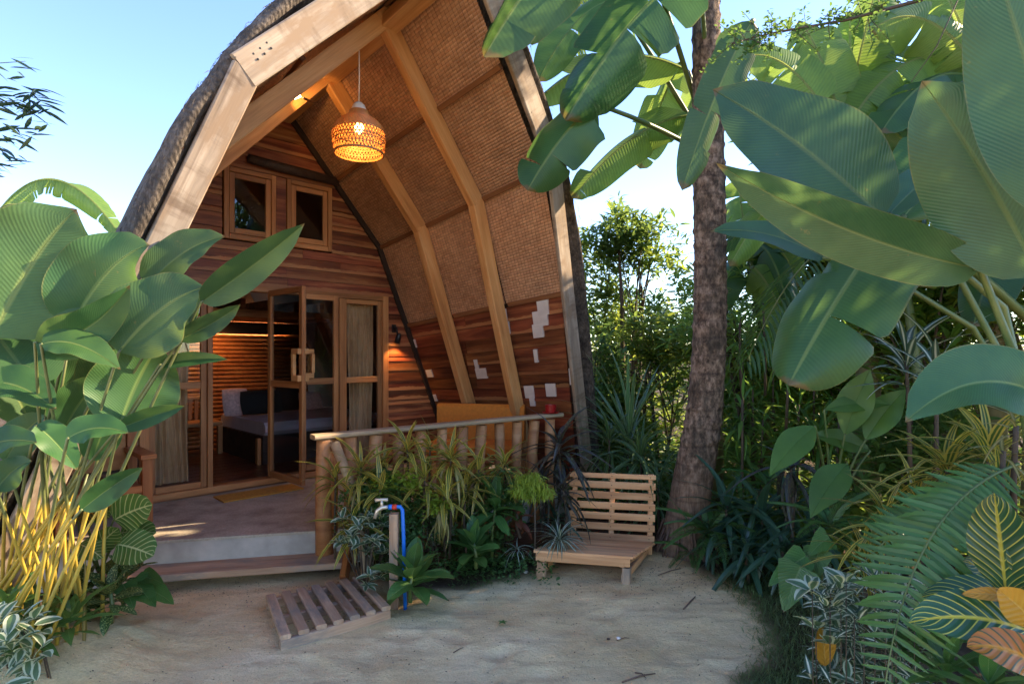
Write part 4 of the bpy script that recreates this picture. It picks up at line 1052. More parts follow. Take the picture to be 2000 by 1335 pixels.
# round pale veined leaves at the corner of the deck
rv = thing('caladium_clump', 'round green leaves with pale veins at the deck corner', 'plant', P(200, 1120, 3.75))
for bx, by, tx, ty, w, y in ((222, 1015, 298, 985, 66, 3.5), (228, 1062, 300, 1085, 68, 3.48), (180, 1080, 232, 1030, 46, 3.5), (235, 1040, 305, 1040, 46, 3.62), (155, 1062, 200, 1090, 44, 3.45), (160, 1000, 215, 1010, 40, 3.6)):
    b = P(bx, by, y); tp = P(tx, ty, y-.05); bigleaf(rv, b, tp, w/2/FPX*y*1.1, facing(b, .35, .35), G['pale_vein'], 'round', sag=.02, fold=.18, wave=.05, rib=.004, n=12, cols=4, stalk=[P(195, 1125, 3.7)], stalk_r=.007, smat=G['stem_g'])
LV = {}
LV['lance'] = leaf_variants('leaf', G['green'], .30, .085, 'lance', 4)
LV['spot'] = leaf_variants('leaf', G['spot'], .17, .075, 'oval', 4, droop=(.15, .5))
LV['heart'] = leaf_variants('leaf', G['green'], .17, .15, 'heart', 3, droop=(.2, .5), cols=3)
LV['wvar'] = leaf_variants('leaf', G['white_var'], .085, .044, 'oval', 4, droop=(.1, .45))
LV['wstr'] = leaf_variants('leaf', G['white_str'], .085, .026, 'lance', 4, droop=(.1, .5))
LV['crot'] = leaf_variants('leaf', G['crot'], .27, .034, 'strap', 5, droop=(.25, .9))
LV['crotp'] = leaf_variants('leaf', G['crot_pale'], .22, .026, 'strap', 4, droop=(.5, 1.0))
LV['broad'] = leaf_variants('leaf', G['green'], .22, .125, 'oval', 4, droop=(.1, .4), cols=3)
LV['broadl'] = leaf_variants('leaf', G['green'], .36, .13, 'oval', 4, droop=(.15, .5), cols=3)
LV['red'] = leaf_variants('leaf', G['red'], .16, .07, 'oval', 3, droop=(.3, .7))
LV['purple'] = leaf_variants('leaf', G['purple'], .40, .05, 'strap', 4, droop=(.4, 1.0))
LV['dark'] = leaf_variants('leaf', G['dark'], .46, .062, 'strap', 5, droop=(.25, .9))
LV['strap'] = leaf_variants('leaf', G['strap'], .62, .030, 'strap', 5, droop=(.4, 1.0), n=11)
LV['pandan'] = leaf_variants('leaf', G['pandan'], 1.05, .052, 'strap', 4, droop=(.05, .35), n=11)
LV['spider'] = leaf_variants('leaf', G['white_str'], .22, .018, 'strap', 4, droop=(.5, 1.0))
LV['grassy'] = leaf_variants('leaf', G['bambusa'], .30, .034, 'lance', 5, droop=(.3, .8))
LV['lilyl'] = leaf_variants('leaf', G['midgreen'], .52, .045, 'strap', 4, droop=(.4, 1.0), n=10)
LV['bigl'] = leaf_variants('leaf', G['midgreen'], .55, .13, 'lance', 4, droop=(.3, .7), n=11, cols=3)
LV['wdrac'] = leaf_variants('leaf', G['white_str'], .50, .055, 'lance', 4, droop=(.3, .7))
for k, (x, y, d) in enumerate(((165, 1135, 3.5), (215, 1150, 3.4), (130, 1180, 3.4), (240, 1110, 3.65))):
    rosette('dieffenbachia', ['green leaf plant with cream speckles nearest the deck corner', 'cream speckled leaves low on the sand edge below the step', 'cream speckled plant leaning over the sand at the left', 'cream speckled plant behind the round leaves'][k], 'plant', P(x, y, d), LV['spot'], 18, (70, -20), (.85, 1.3), 'speckled plants left of the step', stem=.12, stem_h=.2, stemmat=G['stem_g'])
sy = thing('syngonium', 'dark green arrow shaped leaves lying beside the step', 'plant', P(265, 1190, 3.7))
for bx, by, tx, ty, w, y in ((255, 1135, 305, 1185, 60, 3.6), (290, 1150, 340, 1180, 46, 3.6), (275, 1125, 320, 1140, 38, 3.65), (240, 1140, 262, 1190, 44, 3.55), (205, 1100, 235, 1135, 36, 3.7)):
    b = P(bx, by, y); bigleaf(sy, b, P(tx, ty, y-.1), w/2/FPX*y*1.15, facing(b, .6, .2), G['green'], 'heart', sag=.02, fold=.2, rib=.003, n=10, cols=3, stalk=[P(240, 1185, 3.7)], stalk_r=.004, smat=G['stem_g'])
fx = thing('striped_croton', 'single dark leaf with orange stripes beside the round pale leaves', 'plant', P(160, 1090, 3.65))
bigleaf(fx, P(150, 1012, 3.6), P(228, 982, 3.5), .07, (0.2, -.8, .6), G['sanch'], 'lance', rib=.004, stalk=[P(160, 1100, 3.65)], stalk_r=.006, smat=G['stem_g'])
vl = thing('variegated_shrub', 'grey-green white edged leaves at the lower left corner', 'plant', P(40, 1300, 2.9))
for i in range(130):
    c = P(random.uniform(-25, 88)-(15 if i % 3 else 0), random.uniform(1195, 1345), random.uniform(2.55, 2.95)); 
    place(random.choice(LV['wvar']), 'leaf', vl, c, random.uniform(0, 6.28), R(random.uniform(-10, 70)), random.uniform(.9, 1.35), random.uniform(-.5, .5))
for i in range(7):
    e = P(random.uniform(-10, 80), random.uniform(1200, 1300), 2.9); s0 = V(e.x*.97, 2.92, 0); tube('stem', [s0, e], [.005, .003], G['stem_b'], vl, 5)
for k, (x, y, d) in enumerate(((60, 1215, 2.95), (135, 1200, 3.05), (10, 1180, 2.9))):
    rosette('understory_plant', ['narrow green leaves at the foot of the calathea stalks', 'narrow green leaves between the calathea and deck', 'narrow green leaves at the left edge under the calathea'][k], 'plant', P(x, y, d), LV['lance'], 16, (75, 0), (.5, .85), 'low leaves under the calathea', stem=.1)
# bamboo sprays and a torn banana leaf against the sky on the left
bl = thing('bamboo', 'dark bamboo sprays hanging into the sky at the left edge', 'bamboo', V(-5.6, 4.6, 0))
tube('culm', [V(-5.6, 4.6, -.05), V(-5.5, 4.6, 2.2), V(-5.3, 4.55, 3.8), V(-4.9, 4.5, 4.6)], [.03, .028, .02, .008], G['stem_g'], bl, 8)
tb = tmpl(.20, .032, 'lance', 4, .15, .15); cs = []; az = []; pt = []
for px, py, n in ((20, 120, 6), (55, 175, 16), (70, 195, 18), (25, 200, 14), (30, 240, 9), (60, 255, 7), (10, 265, 9), (5, 300, 6), (-20, 190, 20), (-30, 270, 20), (-20, 330, 8), (-40, 120, 14)):
    c = P(px, py, 4.5)
    for _ in range(n):
        cs.append((c.x+random.uniform(-.09, .05), c.y+random.uniform(-.1, .1), c.z+random.uniform(-.05, .05))); az.append(random.uniform(-.7, .7)+(PI if random.random() < .22 else 0)); pt.append(random.uniform(-.55, .35))
mass('foliage', bl, tb, np.array(cs), rotm(np.array(az), np.array(pt), RS.uniform(-1, 1, len(cs))), RS.uniform(.7, 1.1, len(cs)), G['bamboo'])
for py in (120, 195, 250, 320): tube('branch', [V(-5.3, 4.55, CAMH+(690-py-40)/FPX*4.5), P(-40, py+6, 4.5), P(50, py, 4.5)], [.008, .005, .002], G['stem_g'], bl, 5)
bn2 = thing('banana_plant', 'distant banana plant with torn sunlit leaves behind the roof at left', 'banana plant', V(-7.6, 8.2, 0))
tube('trunk', [V(-7.6, 8.2, -.05), V(-7.55, 8.2, 1.6), V(-7.5, 8.2, 3.2)], [.16, .13, .08], G['pseudo'], bn2, 10)
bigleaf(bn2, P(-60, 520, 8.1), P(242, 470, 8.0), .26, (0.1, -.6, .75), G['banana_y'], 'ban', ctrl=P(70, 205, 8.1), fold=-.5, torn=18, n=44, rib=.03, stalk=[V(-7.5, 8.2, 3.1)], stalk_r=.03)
bigleaf(bn2, P(-60, 520, 8.1), P(40, 400, 7.4), .24, (0.1, -.6, .75), G['banana_y'], 'ban', ctrl=P(-20, 380, 7.7), fold=-.3, torn=7, n=26, rib=.03)
bigleaf(bn2, P(-80, 520, 8.1), P(-160, 330, 8.6), .26, (0.1, -.6, .75), G['banana'], 'ban', ctrl=P(-120, 300, 8.3), fold=-.3, torn=6, n=26, rib=.03)
# ================================================================ PLANTING: BED BEFORE THE RAILING
sb = thing('shrub', 'dense dark small leaved shrub filling the bed before the railing', 'shrub', V(-.75, 4.65, 0))
c = np.concatenate([crown_points((-.85, 4.52, .48), (.52, .28, .52), 780, 14, .3, 3), crown_points((-.35, 4.74, .42), (.46, .26, .48), 560, 10, .3, 4), crown_points((-1.05, 4.45, .60), (.28, .18, .30), 260, 6, .3, 5), crown_points((-.1, 4.85, .42), (.34, .22, .42), 300, 7, .3, 8)])
lc, lr_, ls = sprigs(c, 7, .035)
mass('foliage', sb, tmpl(.042, .020, 'oval', 3, .2, .2), lc, lr_, ls, G['shrub'])
c2 = np.concatenate([crown_points((-.95, 4.42, .74), (.16, .10, .10), 50, 5, .2, 6), crown_points((-.62, 4.4, .62), (.13, .1, .10), 36, 4, .2, 7), crown_points((-.75, 4.4, .8), (.12, .1, .07), 30, 4, .2, 9)])
lc, lr_, ls = sprigs(c2, 7, .035)
mass('new_growth', sb, tmpl(.045, .022, 'oval', 3, .2, .2), lc, lr_, ls, G['lime'])
for i in range(9):
    q = V(-.75+random.uniform(-.25, .25), 4.65+random.uniform(-.1, .1), -.02); tube('branch', [q, q+V(random.uniform(-.15, .15), random.uniform(-.1, .05), .35), q+V(random.uniform(-.35, .35), random.uniform(-.15, .1), .7)], [.010, .007, .003], G['stem_b'], sb, 6)
for k, (x, y, d, n, pale, h) in enumerate(((705, 908, 4.45, 24, 2, .75), (795, 872, 4.55, 26, 0, .85), (880, 888, 4.5, 34, 5, .8), (742, 950, 4.35, 20, 0, .55), (868, 960, 4.42, 26, 14, .45), (690, 1018, 4.3, 20, 0, .35), (840, 868, 4.65, 14, 0, .85), (935, 915, 4.7, 16, 0, .7), (655, 930, 4.55, 20, 0, .7), (750, 905, 4.6, 24, 0, .8), (910, 945, 4.6, 20, 3, .6), (985, 900, 4.9, 22, 0, .75), (830, 925, 4.45, 20, 0, .6))):
    rt = rosette('striped_croton', ['yellow and green striped leaves beside the railing post', 'striped leaf plant rising just under the middle of the rail', 'tall striped plant with spreading crown right of the bed centre', 'striped leaves low behind the sloping hand rail', 'plant of drooping straw-coloured leaves above the broad leaves', 'dark striped leaves at the edge of the deck riser', 'small striped crown half hidden under the rail', 'thin striped crown before the last balusters', 'striped crown leaning on the railing post', 'striped crown between the first two tall ones', 'striped crown just left of the dark broad leaves', 'striped crown behind the dark broad leaves', 'low striped crown in the middle of the bed'][k], 'plant', P(x, y, d), LV['crot'], n, (85, -25), (.9, 1.35), 'striped plants in the bed', stem=.10, stem_h=h, stem_r=.009)
    for i in range(pale): place(random.choice(LV['crotp']), 'leaf', rt, P(x, y+12, d)+V(random.uniform(-.05, .05), -.05, random.uniform(-.14, -.02)), random.uniform(-2.9, -.3), R(random.uniform(-75, -15)), random.uniform(.8, 1.15), random.uniform(-.4, .4))
rosette('broadleaf_plant', 'dark broad-leaved plant between the striped leaves and bright green ball', 'plant', P(968, 985, 4.7), LV['broadl'], 13, (85, -20), (.75, 1.1), stem=.08, stem_h=.45, stemmat=G['stem_g'])
rosette('broadleaf_plant', 'small broad glossy leaves on the bed edge left of the garden seat', 'plant', P(925, 1058, 4.4), LV['broad'], 16, (80, -10), (.75, 1.1), stem=.13, stem_h=.2, stemmat=G['stem_g'])
rosette('broadleaf_plant', 'broad glossy leaves at the foot of the tap post', 'plant', P(806, 1118, 3.95), LV['broad'], 18, (80, -15), (.95, 1.4), stem=.12, stem_h=.2, stemmat=G['stem_g'])
rosette('red_leaf_plant', 'low plant with rusty red leaves behind the garden seat', 'plant', P(1010, 1002, 4.75), LV['red'], 11, (60, -30), (.85, 1.2), stem=.08, stem_h=.2)
vp = thing('variegated_shrub', 'white edged grey-green shrub beside the sloping hand rail', 'plant', V(-1.08, 4.22, 0))
for i in range(15):
    c = P(random.uniform(660, 750), random.uniform(1005, 1090), random.uniform(4.08, 4.3)); a0 = random.uniform(0, 6.28)
    tube('stem', [V(-1.08, 4.25, 0), c], [.006, .003], G['stem_b'], vp, 5)
    for j in range(8): place(random.choice(LV['wvar']), 'leaf', vp, c, a0+j*2.4, R(random.uniform(0, 60)), random.uniform(.85, 1.25), random.uniform(-.4, .4))
for i in range(5):
    c = P(random.uniform(715, 765), random.uniform(1105, 1150), random.uniform(4.0, 4.2)); a0 = random.uniform(0, 6.28)
    for j in range(7): place(random.choice(LV['wvar']), 'leaf', vp, c, a0+j*2.4, R(random.uniform(0, 60)), random.uniform(.75, 1.1), random.uniform(-.4, .4))
gb = thing('feathery_shrub', 'bright green feathery ball shaped shrub behind the seat', 'shrub', P(1045, 985, 4.62))
c = crown_points(tuple(P(1045, 950, 4.62)), (.165, .13, .13), 320, 8, .1, 11); lc, lr_, ls = sprigs(c, 5, .02, (-1.2, .5))
mass('foliage', gb, tmpl(.06, .008, 'lance', 3, .1, .4), lc, lr_, ls, G['lime']); q = P(1045, 960, 4.62); tube('stem', [V(q.x, q.y, 0), q], .008, G['stem_b'], gb, 6)
for k, (x, y, d, n, sc) in enumerate(((1092, 868, 5.3, 34, (.8, 1.2)), (1060, 930, 5.2, 20, (.6, .9)), (1100, 950, 5.0, 20, (.6, .9)))):
    rosette('purple_dracaena', ['tall purple-green strap plant with yellow flecks by the roof foot', 'dark purple strap leaves behind the bright green ball', 'dark purple strap leaves over the top of the seat back'][k], 'plant', P(x, y, d), LV['purple'], n, (85, -40), sc, 'dark strap plants behind the seat', stem=.15, stem_h=.5)
rosette('spider_plant', 'cream striped grassy tuft at the left of the garden seat', 'plant', P(1092, 1052, 4.62), LV['spider'], 60, (80, -10), (.7, 1.15), stem=.02)
rosette('spider_plant', 'low cream striped tuft on the bed edge before the red leaves', 'plant', P(1010, 1070, 4.6), LV['spider'], 22, (60, -10), (.5, .8), stem=.02)
rosette('dark_leaf_plant', 'dark narrow leaves on the ground behind the seat', 'plant', P(1085, 1010, 5.1), LV['dark'], 18, (70, 0), (.5, .8), stem=.05)
for k, (x, y, d, n) in enumerate(((1250, 880, 5.75, 95), (1190, 850, 6.0, 60), (1285, 940, 5.5, 45))):
    rosette('strap_leaf_clump', ['large fountain of pale edged strap leaves left of the palm', 'fountain of strap leaves against the foot of the roof', 'strap leaves spilling down beside the palm root'][k], 'plant', P(x, y, d), LV['strap'], n, (85, -35), (.7, 1.1), 'strap leaf clumps by the palm', stem=.25, stem_h=.6, spread=.05)
rosette('pandan', 'tall upright sword leaved pandan between roof and palm', 'plant', P(1228, 850, 6.2), LV['pandan'], 22, (88, 35), (.75, 1.15), stem=.1, stem_h=.8)
# small scrambling plant over the bed's soil
gc = thing('ground_creeper', 'low creeping green leaves over the soil before the striped plants', 'ground cover', V(-.2, 4.55, 0))
pts = [(random.uniform(-.6, .35), random.uniform(4.38, 4.9), random.uniform(.01, .14)) for _ in range(260)]
lc, lr_, ls = sprigs(np.array(pts), 5, .03); mass('foliage', gc, tmpl(.036, .022, 'oval', 3, .2, .2), lc, lr_, ls, G['shrub'])
# ================================================================ PALM
pm = thing('coconut_palm', 'grey ringed coconut palm trunk with flared roots behind the seat', 'palm tree', P(1340, 1062, 5.3))
t = NT('palm_bark'); tc = t.n('TexCoord').outputs['Object']
n1 = t.noise(t.mapping(tc, (21, 21, 13)), 1, 7, .72); n2 = t.noise(t.mapping(tc, (6.5, 6.5, 3.6)), 1, 6, .68); n3 = t.noise(t.mapping(tc, (38, 38, 4)), 1, 4, .7)
wv = t.n('TexWave', Scale=2.0, Distortion=2.4, bands_direction='Z'); wv.inputs['Detail'].default_value = 3; t.l(tc, wv.inputs['Vector'])
c = t.ramp(n1, [(.38, (.055, .036, .025)), (.5, (.19, .125, .085)), (.62, (.36, .25, .175))])
sepz = t.n('SeparateXYZ'); t.l(tc, sepz.inputs[0])
low = t.ramp(sepz.outputs[2], [(.45, 1.), (.95, 0.)])
c = t.mix(t.math('MULTIPLY', low, .75), c, t.ramp(n3, [(.3, (.07, .04, .025)), (.55, (.25, .15, .095)), (.75, (.36, .235, .15))]))
c = t.mix(t.math('MULTIPLY', t.ramp(n2, [(.48, 0.), (.62, .7)]), t.math('SUBTRACT', 1.0, t.math('MULTIPLY', low, .8))), c, (.045, .038, .028))
c = t.mix(t.ramp(wv.outputs['Fac'], [(.0, .35), (.08, 0.)]), c, (.035, .024, .02))
M['bark'] = t.fin(c, .9, t.bump(t.math('ADD', t.math('MULTIPLY', n1, .7), t.math('ADD', t.math('MULTIPLY', n3, .6), t.math('MULTIPLY', wv.outputs['Fac'], .15))), .9, .035), .2)
PWS = .84
path = [(1338, 1090, 130), (1337, 1070, 118), (1340, 1040, 106), (1345, 1000, 96), (1352, 950, 92), (1360, 900, 88), (1369, 850, 84), (1377, 790, 79), (1384, 700, 75), (1387, 600, 73), (1387, 500, 72), (1386, 400, 71), (1384, 300, 69), (1382, 200, 66), (1380, 100, 63), (1378, 0, 61), (1376, -150, 58), (1372, -330, 55), (1366, -520, 52), (1362, -640, 50)]
pp = []
for (x0, y0, w0), (x1, y1, w1) in zip(path[:-1], path[1:]):
    for q in range(14): s = q/14; pp.append((x0+(x1-x0)*s, y0+(y1-y0)*s, w0+(w1-w0)*s))
pp.append(path[-1]); v = []; f = []; nn = 40; PY = 5.15
for i, (x, y, w) in enumerate(pp):
    c = P(x, y, PY); c.y = PY
    for k in range(nn):
        an = 2*PI*k/nn; r = w/2/FPX*PY*PWS
        low_ = max(0, (y-830)/240)
        r *= 1+.10*low_*mnoise.noise((math.cos(an)*1.6, math.sin(an)*1.6, y*.006))+.16*low_*low_*math.sin(an*7+1)*.5
        r *= 1+.035*mnoise.noise((math.cos(an)*3, math.sin(an)*3, y*.035))+.022*mnoise.noise((math.cos(an)*8, math.sin(an)*8, y*.07))
        r += .012*max(0, math.sin(y*.2+.7*math.sin(an+1)+1.5*mnoise.noise((y*.02, an, 0))))**4 if y < 880 else 0
        v.append((c.x+r*math.cos(an), c.y+r*math.sin(an), c.z))
for i in range(len(pp)-1):
    for k in range(nn): f.append((i*nn+k, (i+1)*nn+k, (i+1)*nn+(k+1) % nn, i*nn+(k+1) % nn))
f = [tuple(reversed(q)) for q in f]
mk('trunk', v, f, M['bark'], pm, smooth=True)
for i in range(46):                                     # fine roots round the foot
    an = random.uniform(0, 6.28); r0 = .22; bz = random.uniform(.02, .3); x0 = (1340-1000)/FPX*PY
    tube('root', [V(x0+math.cos(an)*(r0-.02), PY+math.sin(an)*(r0-.02), bz), V(x0+math.cos(an)*(r0+.03), PY+math.sin(an)*(r0+.03), bz*.45), V(x0+math.cos(an)*(r0+.07), PY+math.sin(an)*(r0+.07), -.03)], [.009, .010, .007], G['twig'], pm, 5)
def palmfrond(L, nl, leafL, W=.035, droop=.5, mat=None, drop=.45, name='frond', seed=1):
    rng = random.Random(seed); v = []; f = []; uv = []
    sp = arch(L, .0, droop, 24)
    tv, tf = tubev(sp, [.018*(1-.85*i/23)*L/2 for i in range(24)], 5); b = len(v); v += tv; f += [tuple(x+b for x in q) for q in tf]; uv += [(.5, .5)]*len(tv)
    for i in range(nl):
        s = .12+.88*i/(nl-1); k = s*23; i0 = min(int(k), 22); p = sp[i0].lerp(sp[i0+1], k-i0); tg = (sp[i0+1]-sp[i0]).normalized()
        ll = leafL*math.sin(PI*min(1, s*.82+.14))**.6
        for sd in (-1, 1):
            d = (V(0, sd, 0)*.9+tg*(.45+.5*s)+V(0, 0, rng.uniform(-.1, .25))).normalized()
            e = p+d*ll+V(0, 0, -drop*ll*rng.uniform(.6, 1.2)); m = p+d*ll*.55
            leafgeo(bez(p, m, e, 5), (0, 0, 1), W/2, 'lance', .3, 0, 0, 1, 1, 0, rng, 0, 0, v, f, uv)
    return mesh(name, v, f, mat or G['palm'], uv, True)
pf = [palmfrond(2.8, 46, .62, .04, dr, seed=i) for i, dr in enumerate((.35, .6, .9))]
top = P(1362, -640, PY); top.y = PY
for i in range(15):
    place(pf[i % 3], 'frond', pm, top+V(0, 0, -.05*(i % 3)), i*2.4+.3, R(62-i*5.5), random.uniform(.9, 1.1), random.uniform(-.2, .2))
# ================================================================ PLANTING: RIGHT
# tall heliconia close to the path, its big blue-green paddles over the right of the view
hel = thing('heliconia', 'big blue-green paddle leaves rising at the right edge near the path', 'plant', V(2.25, 2.25, 0))
HB = V(2.2, 2.3, -.03)
hs = [  # base, tip, distances, width px, up, right, bend(px), fold, stalk points (px, py, dist)
    (1725, 425, 1392, 175, 2.35, 2.45, 215, .75, -.25, 22, .12, [(2030, 900, 2.4), (1960, 600, 2.4), (1820, 480, 2.38)]),
    (1915, 525, 1398, 318, 2.15, 2.2, 122, -.25, -.5, -34, .30, [(2030, 1000, 2.25), (1985, 700, 2.2)]),
    (2030, 540, 1800, 158, 2.0, 2.05, 215, .6, -.5, 26, .12, [(2060, 900, 2.1)]),
    (2090, 420, 1930, -110, 1.8, 1.85, 200, .7, -.2, 20, .1, [(2090, 900, 1.9)]),
    (2040, 775, 1768, 824, 1.9, 1.95, 150, .55, -.35, 64, .3, [(2060, 1050, 2.0)]),
    (1735, 420, 1880, 300, 2.7, 2.8, 78, .6, -.1, 12, .2, [(2040, 850, 2.7), (1850, 500, 2.7)]),
    (1612, 505, 1388, 452, 3.05, 3.1, 62, .6, .1, 26, .2, [(2060, 900, 3.0), (1900, 640, 3.0), (1720, 530, 3.05)])]
for bx, by, tx, ty, yb, yt, w, up, rt, bend, fold, st in hs:
    b = P(bx, by, yb); tp = P(tx, ty, yt); mid = P((bx+tx)/2, (by+ty)/2-bend*1.6, (yb+yt)/2)
    bigleaf(hel, b, tp, w/2/FPX*(yb+yt)/2*1.05, facing(b, up, rt), G['calathea_r'], 'cal', ctrl=mid, fold=fold, wave=.09, wfreq=1.6, rib=.008, n=30, cols=7, stalk=[HB+V(random.uniform(-.1, .1), random.uniform(-.1, .3), 0)]+[P(*q) for q in st], stalk_r=.016, smat=G['stem_g'])
def banana(label, base, h, leaves, r=.10, group=None, dist=None):
    """leaves: base px, tip px, distances, width px, bend px, fold, torn, up, right, mat"""
    base = Vector(base); b = thing('banana_plant', label, 'banana plant', base, group)
    topz = V(base.x+.03, base.y, h)
    tube('trunk', [base+V(0, 0, -.05), base+V(.02, 0, h*.5), topz], [r, r*.85, r*.55], G['pseudo'], b, 10)
    for bx, by, tx, ty, yb, yt, w, bend, fold, torn, up, rt, mt in leaves:
        p0 = P(bx, by, yb); p1 = P(tx, ty, yt); mid = P((bx+tx)/2, (by+ty)/2-bend*1.8, (yb+yt)/2)
        bigleaf(b, p0, p1, w/2/FPX*(yb+yt)/2*1.05, facing(p0, up, rt), mt, 'ban', ctrl=mid, fold=fold, torn=torn, wave=.05, rib=.012, n=34, cols=4, stalk=[topz], stalk_r=.024, smat=G['stem_g'])
    return b
BA, BY = G['banana'], G['banana_y']
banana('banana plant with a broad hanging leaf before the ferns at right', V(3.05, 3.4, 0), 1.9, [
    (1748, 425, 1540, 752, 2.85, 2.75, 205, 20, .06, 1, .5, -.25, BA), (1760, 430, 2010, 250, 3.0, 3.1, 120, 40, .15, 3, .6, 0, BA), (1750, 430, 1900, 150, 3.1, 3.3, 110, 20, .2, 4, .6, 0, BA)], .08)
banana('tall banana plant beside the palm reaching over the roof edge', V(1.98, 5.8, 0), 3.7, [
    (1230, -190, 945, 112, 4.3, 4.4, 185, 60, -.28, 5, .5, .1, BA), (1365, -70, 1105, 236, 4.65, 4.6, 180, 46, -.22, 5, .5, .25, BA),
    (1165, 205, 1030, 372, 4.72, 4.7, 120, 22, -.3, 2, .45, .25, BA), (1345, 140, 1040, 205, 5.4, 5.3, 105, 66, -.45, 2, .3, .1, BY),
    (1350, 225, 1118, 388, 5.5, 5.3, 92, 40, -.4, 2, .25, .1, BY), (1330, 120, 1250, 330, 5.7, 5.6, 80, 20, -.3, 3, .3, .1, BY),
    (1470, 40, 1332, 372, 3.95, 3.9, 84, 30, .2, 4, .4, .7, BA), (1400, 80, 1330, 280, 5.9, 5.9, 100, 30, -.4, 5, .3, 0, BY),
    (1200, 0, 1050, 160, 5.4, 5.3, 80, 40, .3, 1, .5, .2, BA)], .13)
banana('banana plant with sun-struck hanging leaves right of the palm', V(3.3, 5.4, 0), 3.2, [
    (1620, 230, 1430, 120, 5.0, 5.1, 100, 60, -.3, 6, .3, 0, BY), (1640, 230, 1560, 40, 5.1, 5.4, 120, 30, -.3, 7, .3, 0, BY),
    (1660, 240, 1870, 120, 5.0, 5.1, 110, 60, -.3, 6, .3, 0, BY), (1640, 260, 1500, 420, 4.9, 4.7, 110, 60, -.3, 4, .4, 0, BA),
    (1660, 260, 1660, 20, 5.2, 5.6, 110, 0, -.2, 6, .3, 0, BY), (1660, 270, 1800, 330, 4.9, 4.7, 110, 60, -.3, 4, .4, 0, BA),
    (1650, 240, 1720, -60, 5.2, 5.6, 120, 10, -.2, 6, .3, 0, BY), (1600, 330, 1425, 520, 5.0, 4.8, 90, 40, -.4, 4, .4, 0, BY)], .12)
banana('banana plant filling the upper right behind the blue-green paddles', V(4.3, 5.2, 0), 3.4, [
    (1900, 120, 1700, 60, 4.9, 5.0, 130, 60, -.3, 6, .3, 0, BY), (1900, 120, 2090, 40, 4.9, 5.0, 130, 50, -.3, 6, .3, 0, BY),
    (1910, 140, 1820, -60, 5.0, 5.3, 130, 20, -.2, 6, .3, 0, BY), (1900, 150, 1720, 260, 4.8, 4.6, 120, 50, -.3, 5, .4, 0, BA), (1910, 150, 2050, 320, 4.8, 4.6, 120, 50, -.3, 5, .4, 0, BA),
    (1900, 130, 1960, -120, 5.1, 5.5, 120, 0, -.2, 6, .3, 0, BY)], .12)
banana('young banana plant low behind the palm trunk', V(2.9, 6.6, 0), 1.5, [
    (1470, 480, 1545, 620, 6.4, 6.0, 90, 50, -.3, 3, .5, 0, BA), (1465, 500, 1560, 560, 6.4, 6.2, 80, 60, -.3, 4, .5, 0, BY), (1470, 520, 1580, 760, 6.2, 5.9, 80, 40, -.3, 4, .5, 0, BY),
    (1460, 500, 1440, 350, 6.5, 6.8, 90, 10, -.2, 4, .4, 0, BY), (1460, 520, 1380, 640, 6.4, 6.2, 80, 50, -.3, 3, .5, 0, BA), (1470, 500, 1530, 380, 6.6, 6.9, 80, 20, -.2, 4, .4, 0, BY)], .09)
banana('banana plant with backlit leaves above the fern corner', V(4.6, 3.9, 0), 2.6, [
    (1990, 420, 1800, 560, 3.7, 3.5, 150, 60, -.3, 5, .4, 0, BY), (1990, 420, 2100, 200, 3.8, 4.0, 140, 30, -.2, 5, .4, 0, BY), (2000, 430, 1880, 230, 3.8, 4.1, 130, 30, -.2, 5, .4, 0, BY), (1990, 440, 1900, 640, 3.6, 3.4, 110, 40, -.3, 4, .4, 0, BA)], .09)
# a thin leafy branch crossing the top right
br = thing('overhanging_branch', 'thin twiggy branch with tiny leaves crossing the top right', 'branch', P(1960, -120, 3.1))
bp = [P(1960, -120, 3.1), P(1800, 0, 3.05), P(1650, 40, 3.0), P(1520, 62, 3.0), P(1425, 85, 3.0)]
tube('limb', bp, [.014, .010, .007, .004, .002], G['stem_b'], br, 6)
cs = []
for i in range(60):
    a_, b_ = random.choice(list(zip(bp[1:-1], bp[2:]))); p = a_.lerp(b_, random.random()); e = p+V(random.uniform(-.18, .12), random.uniform(-.1, .1), random.uniform(-.16, .12))
    tube('twig', [p, e], [.0025, .001], G['stem_b'], br, 4); cs += [tuple(p.lerp(e, s)) for s in (.3, .6, .85, 1)]
lc, lr_, ls = sprigs(np.array(cs), 4, .015); mass('foliage', br, tmpl(.026, .015, 'oval', 3, .2, .1), lc, lr_, ls, G['tree'])
tube('twig', [P(1880, -20, 3.2), P(1830, 90, 3.2), P(1780, 160, 3.2)], [.004, .003, .002], G['stem_b'], br, 5)
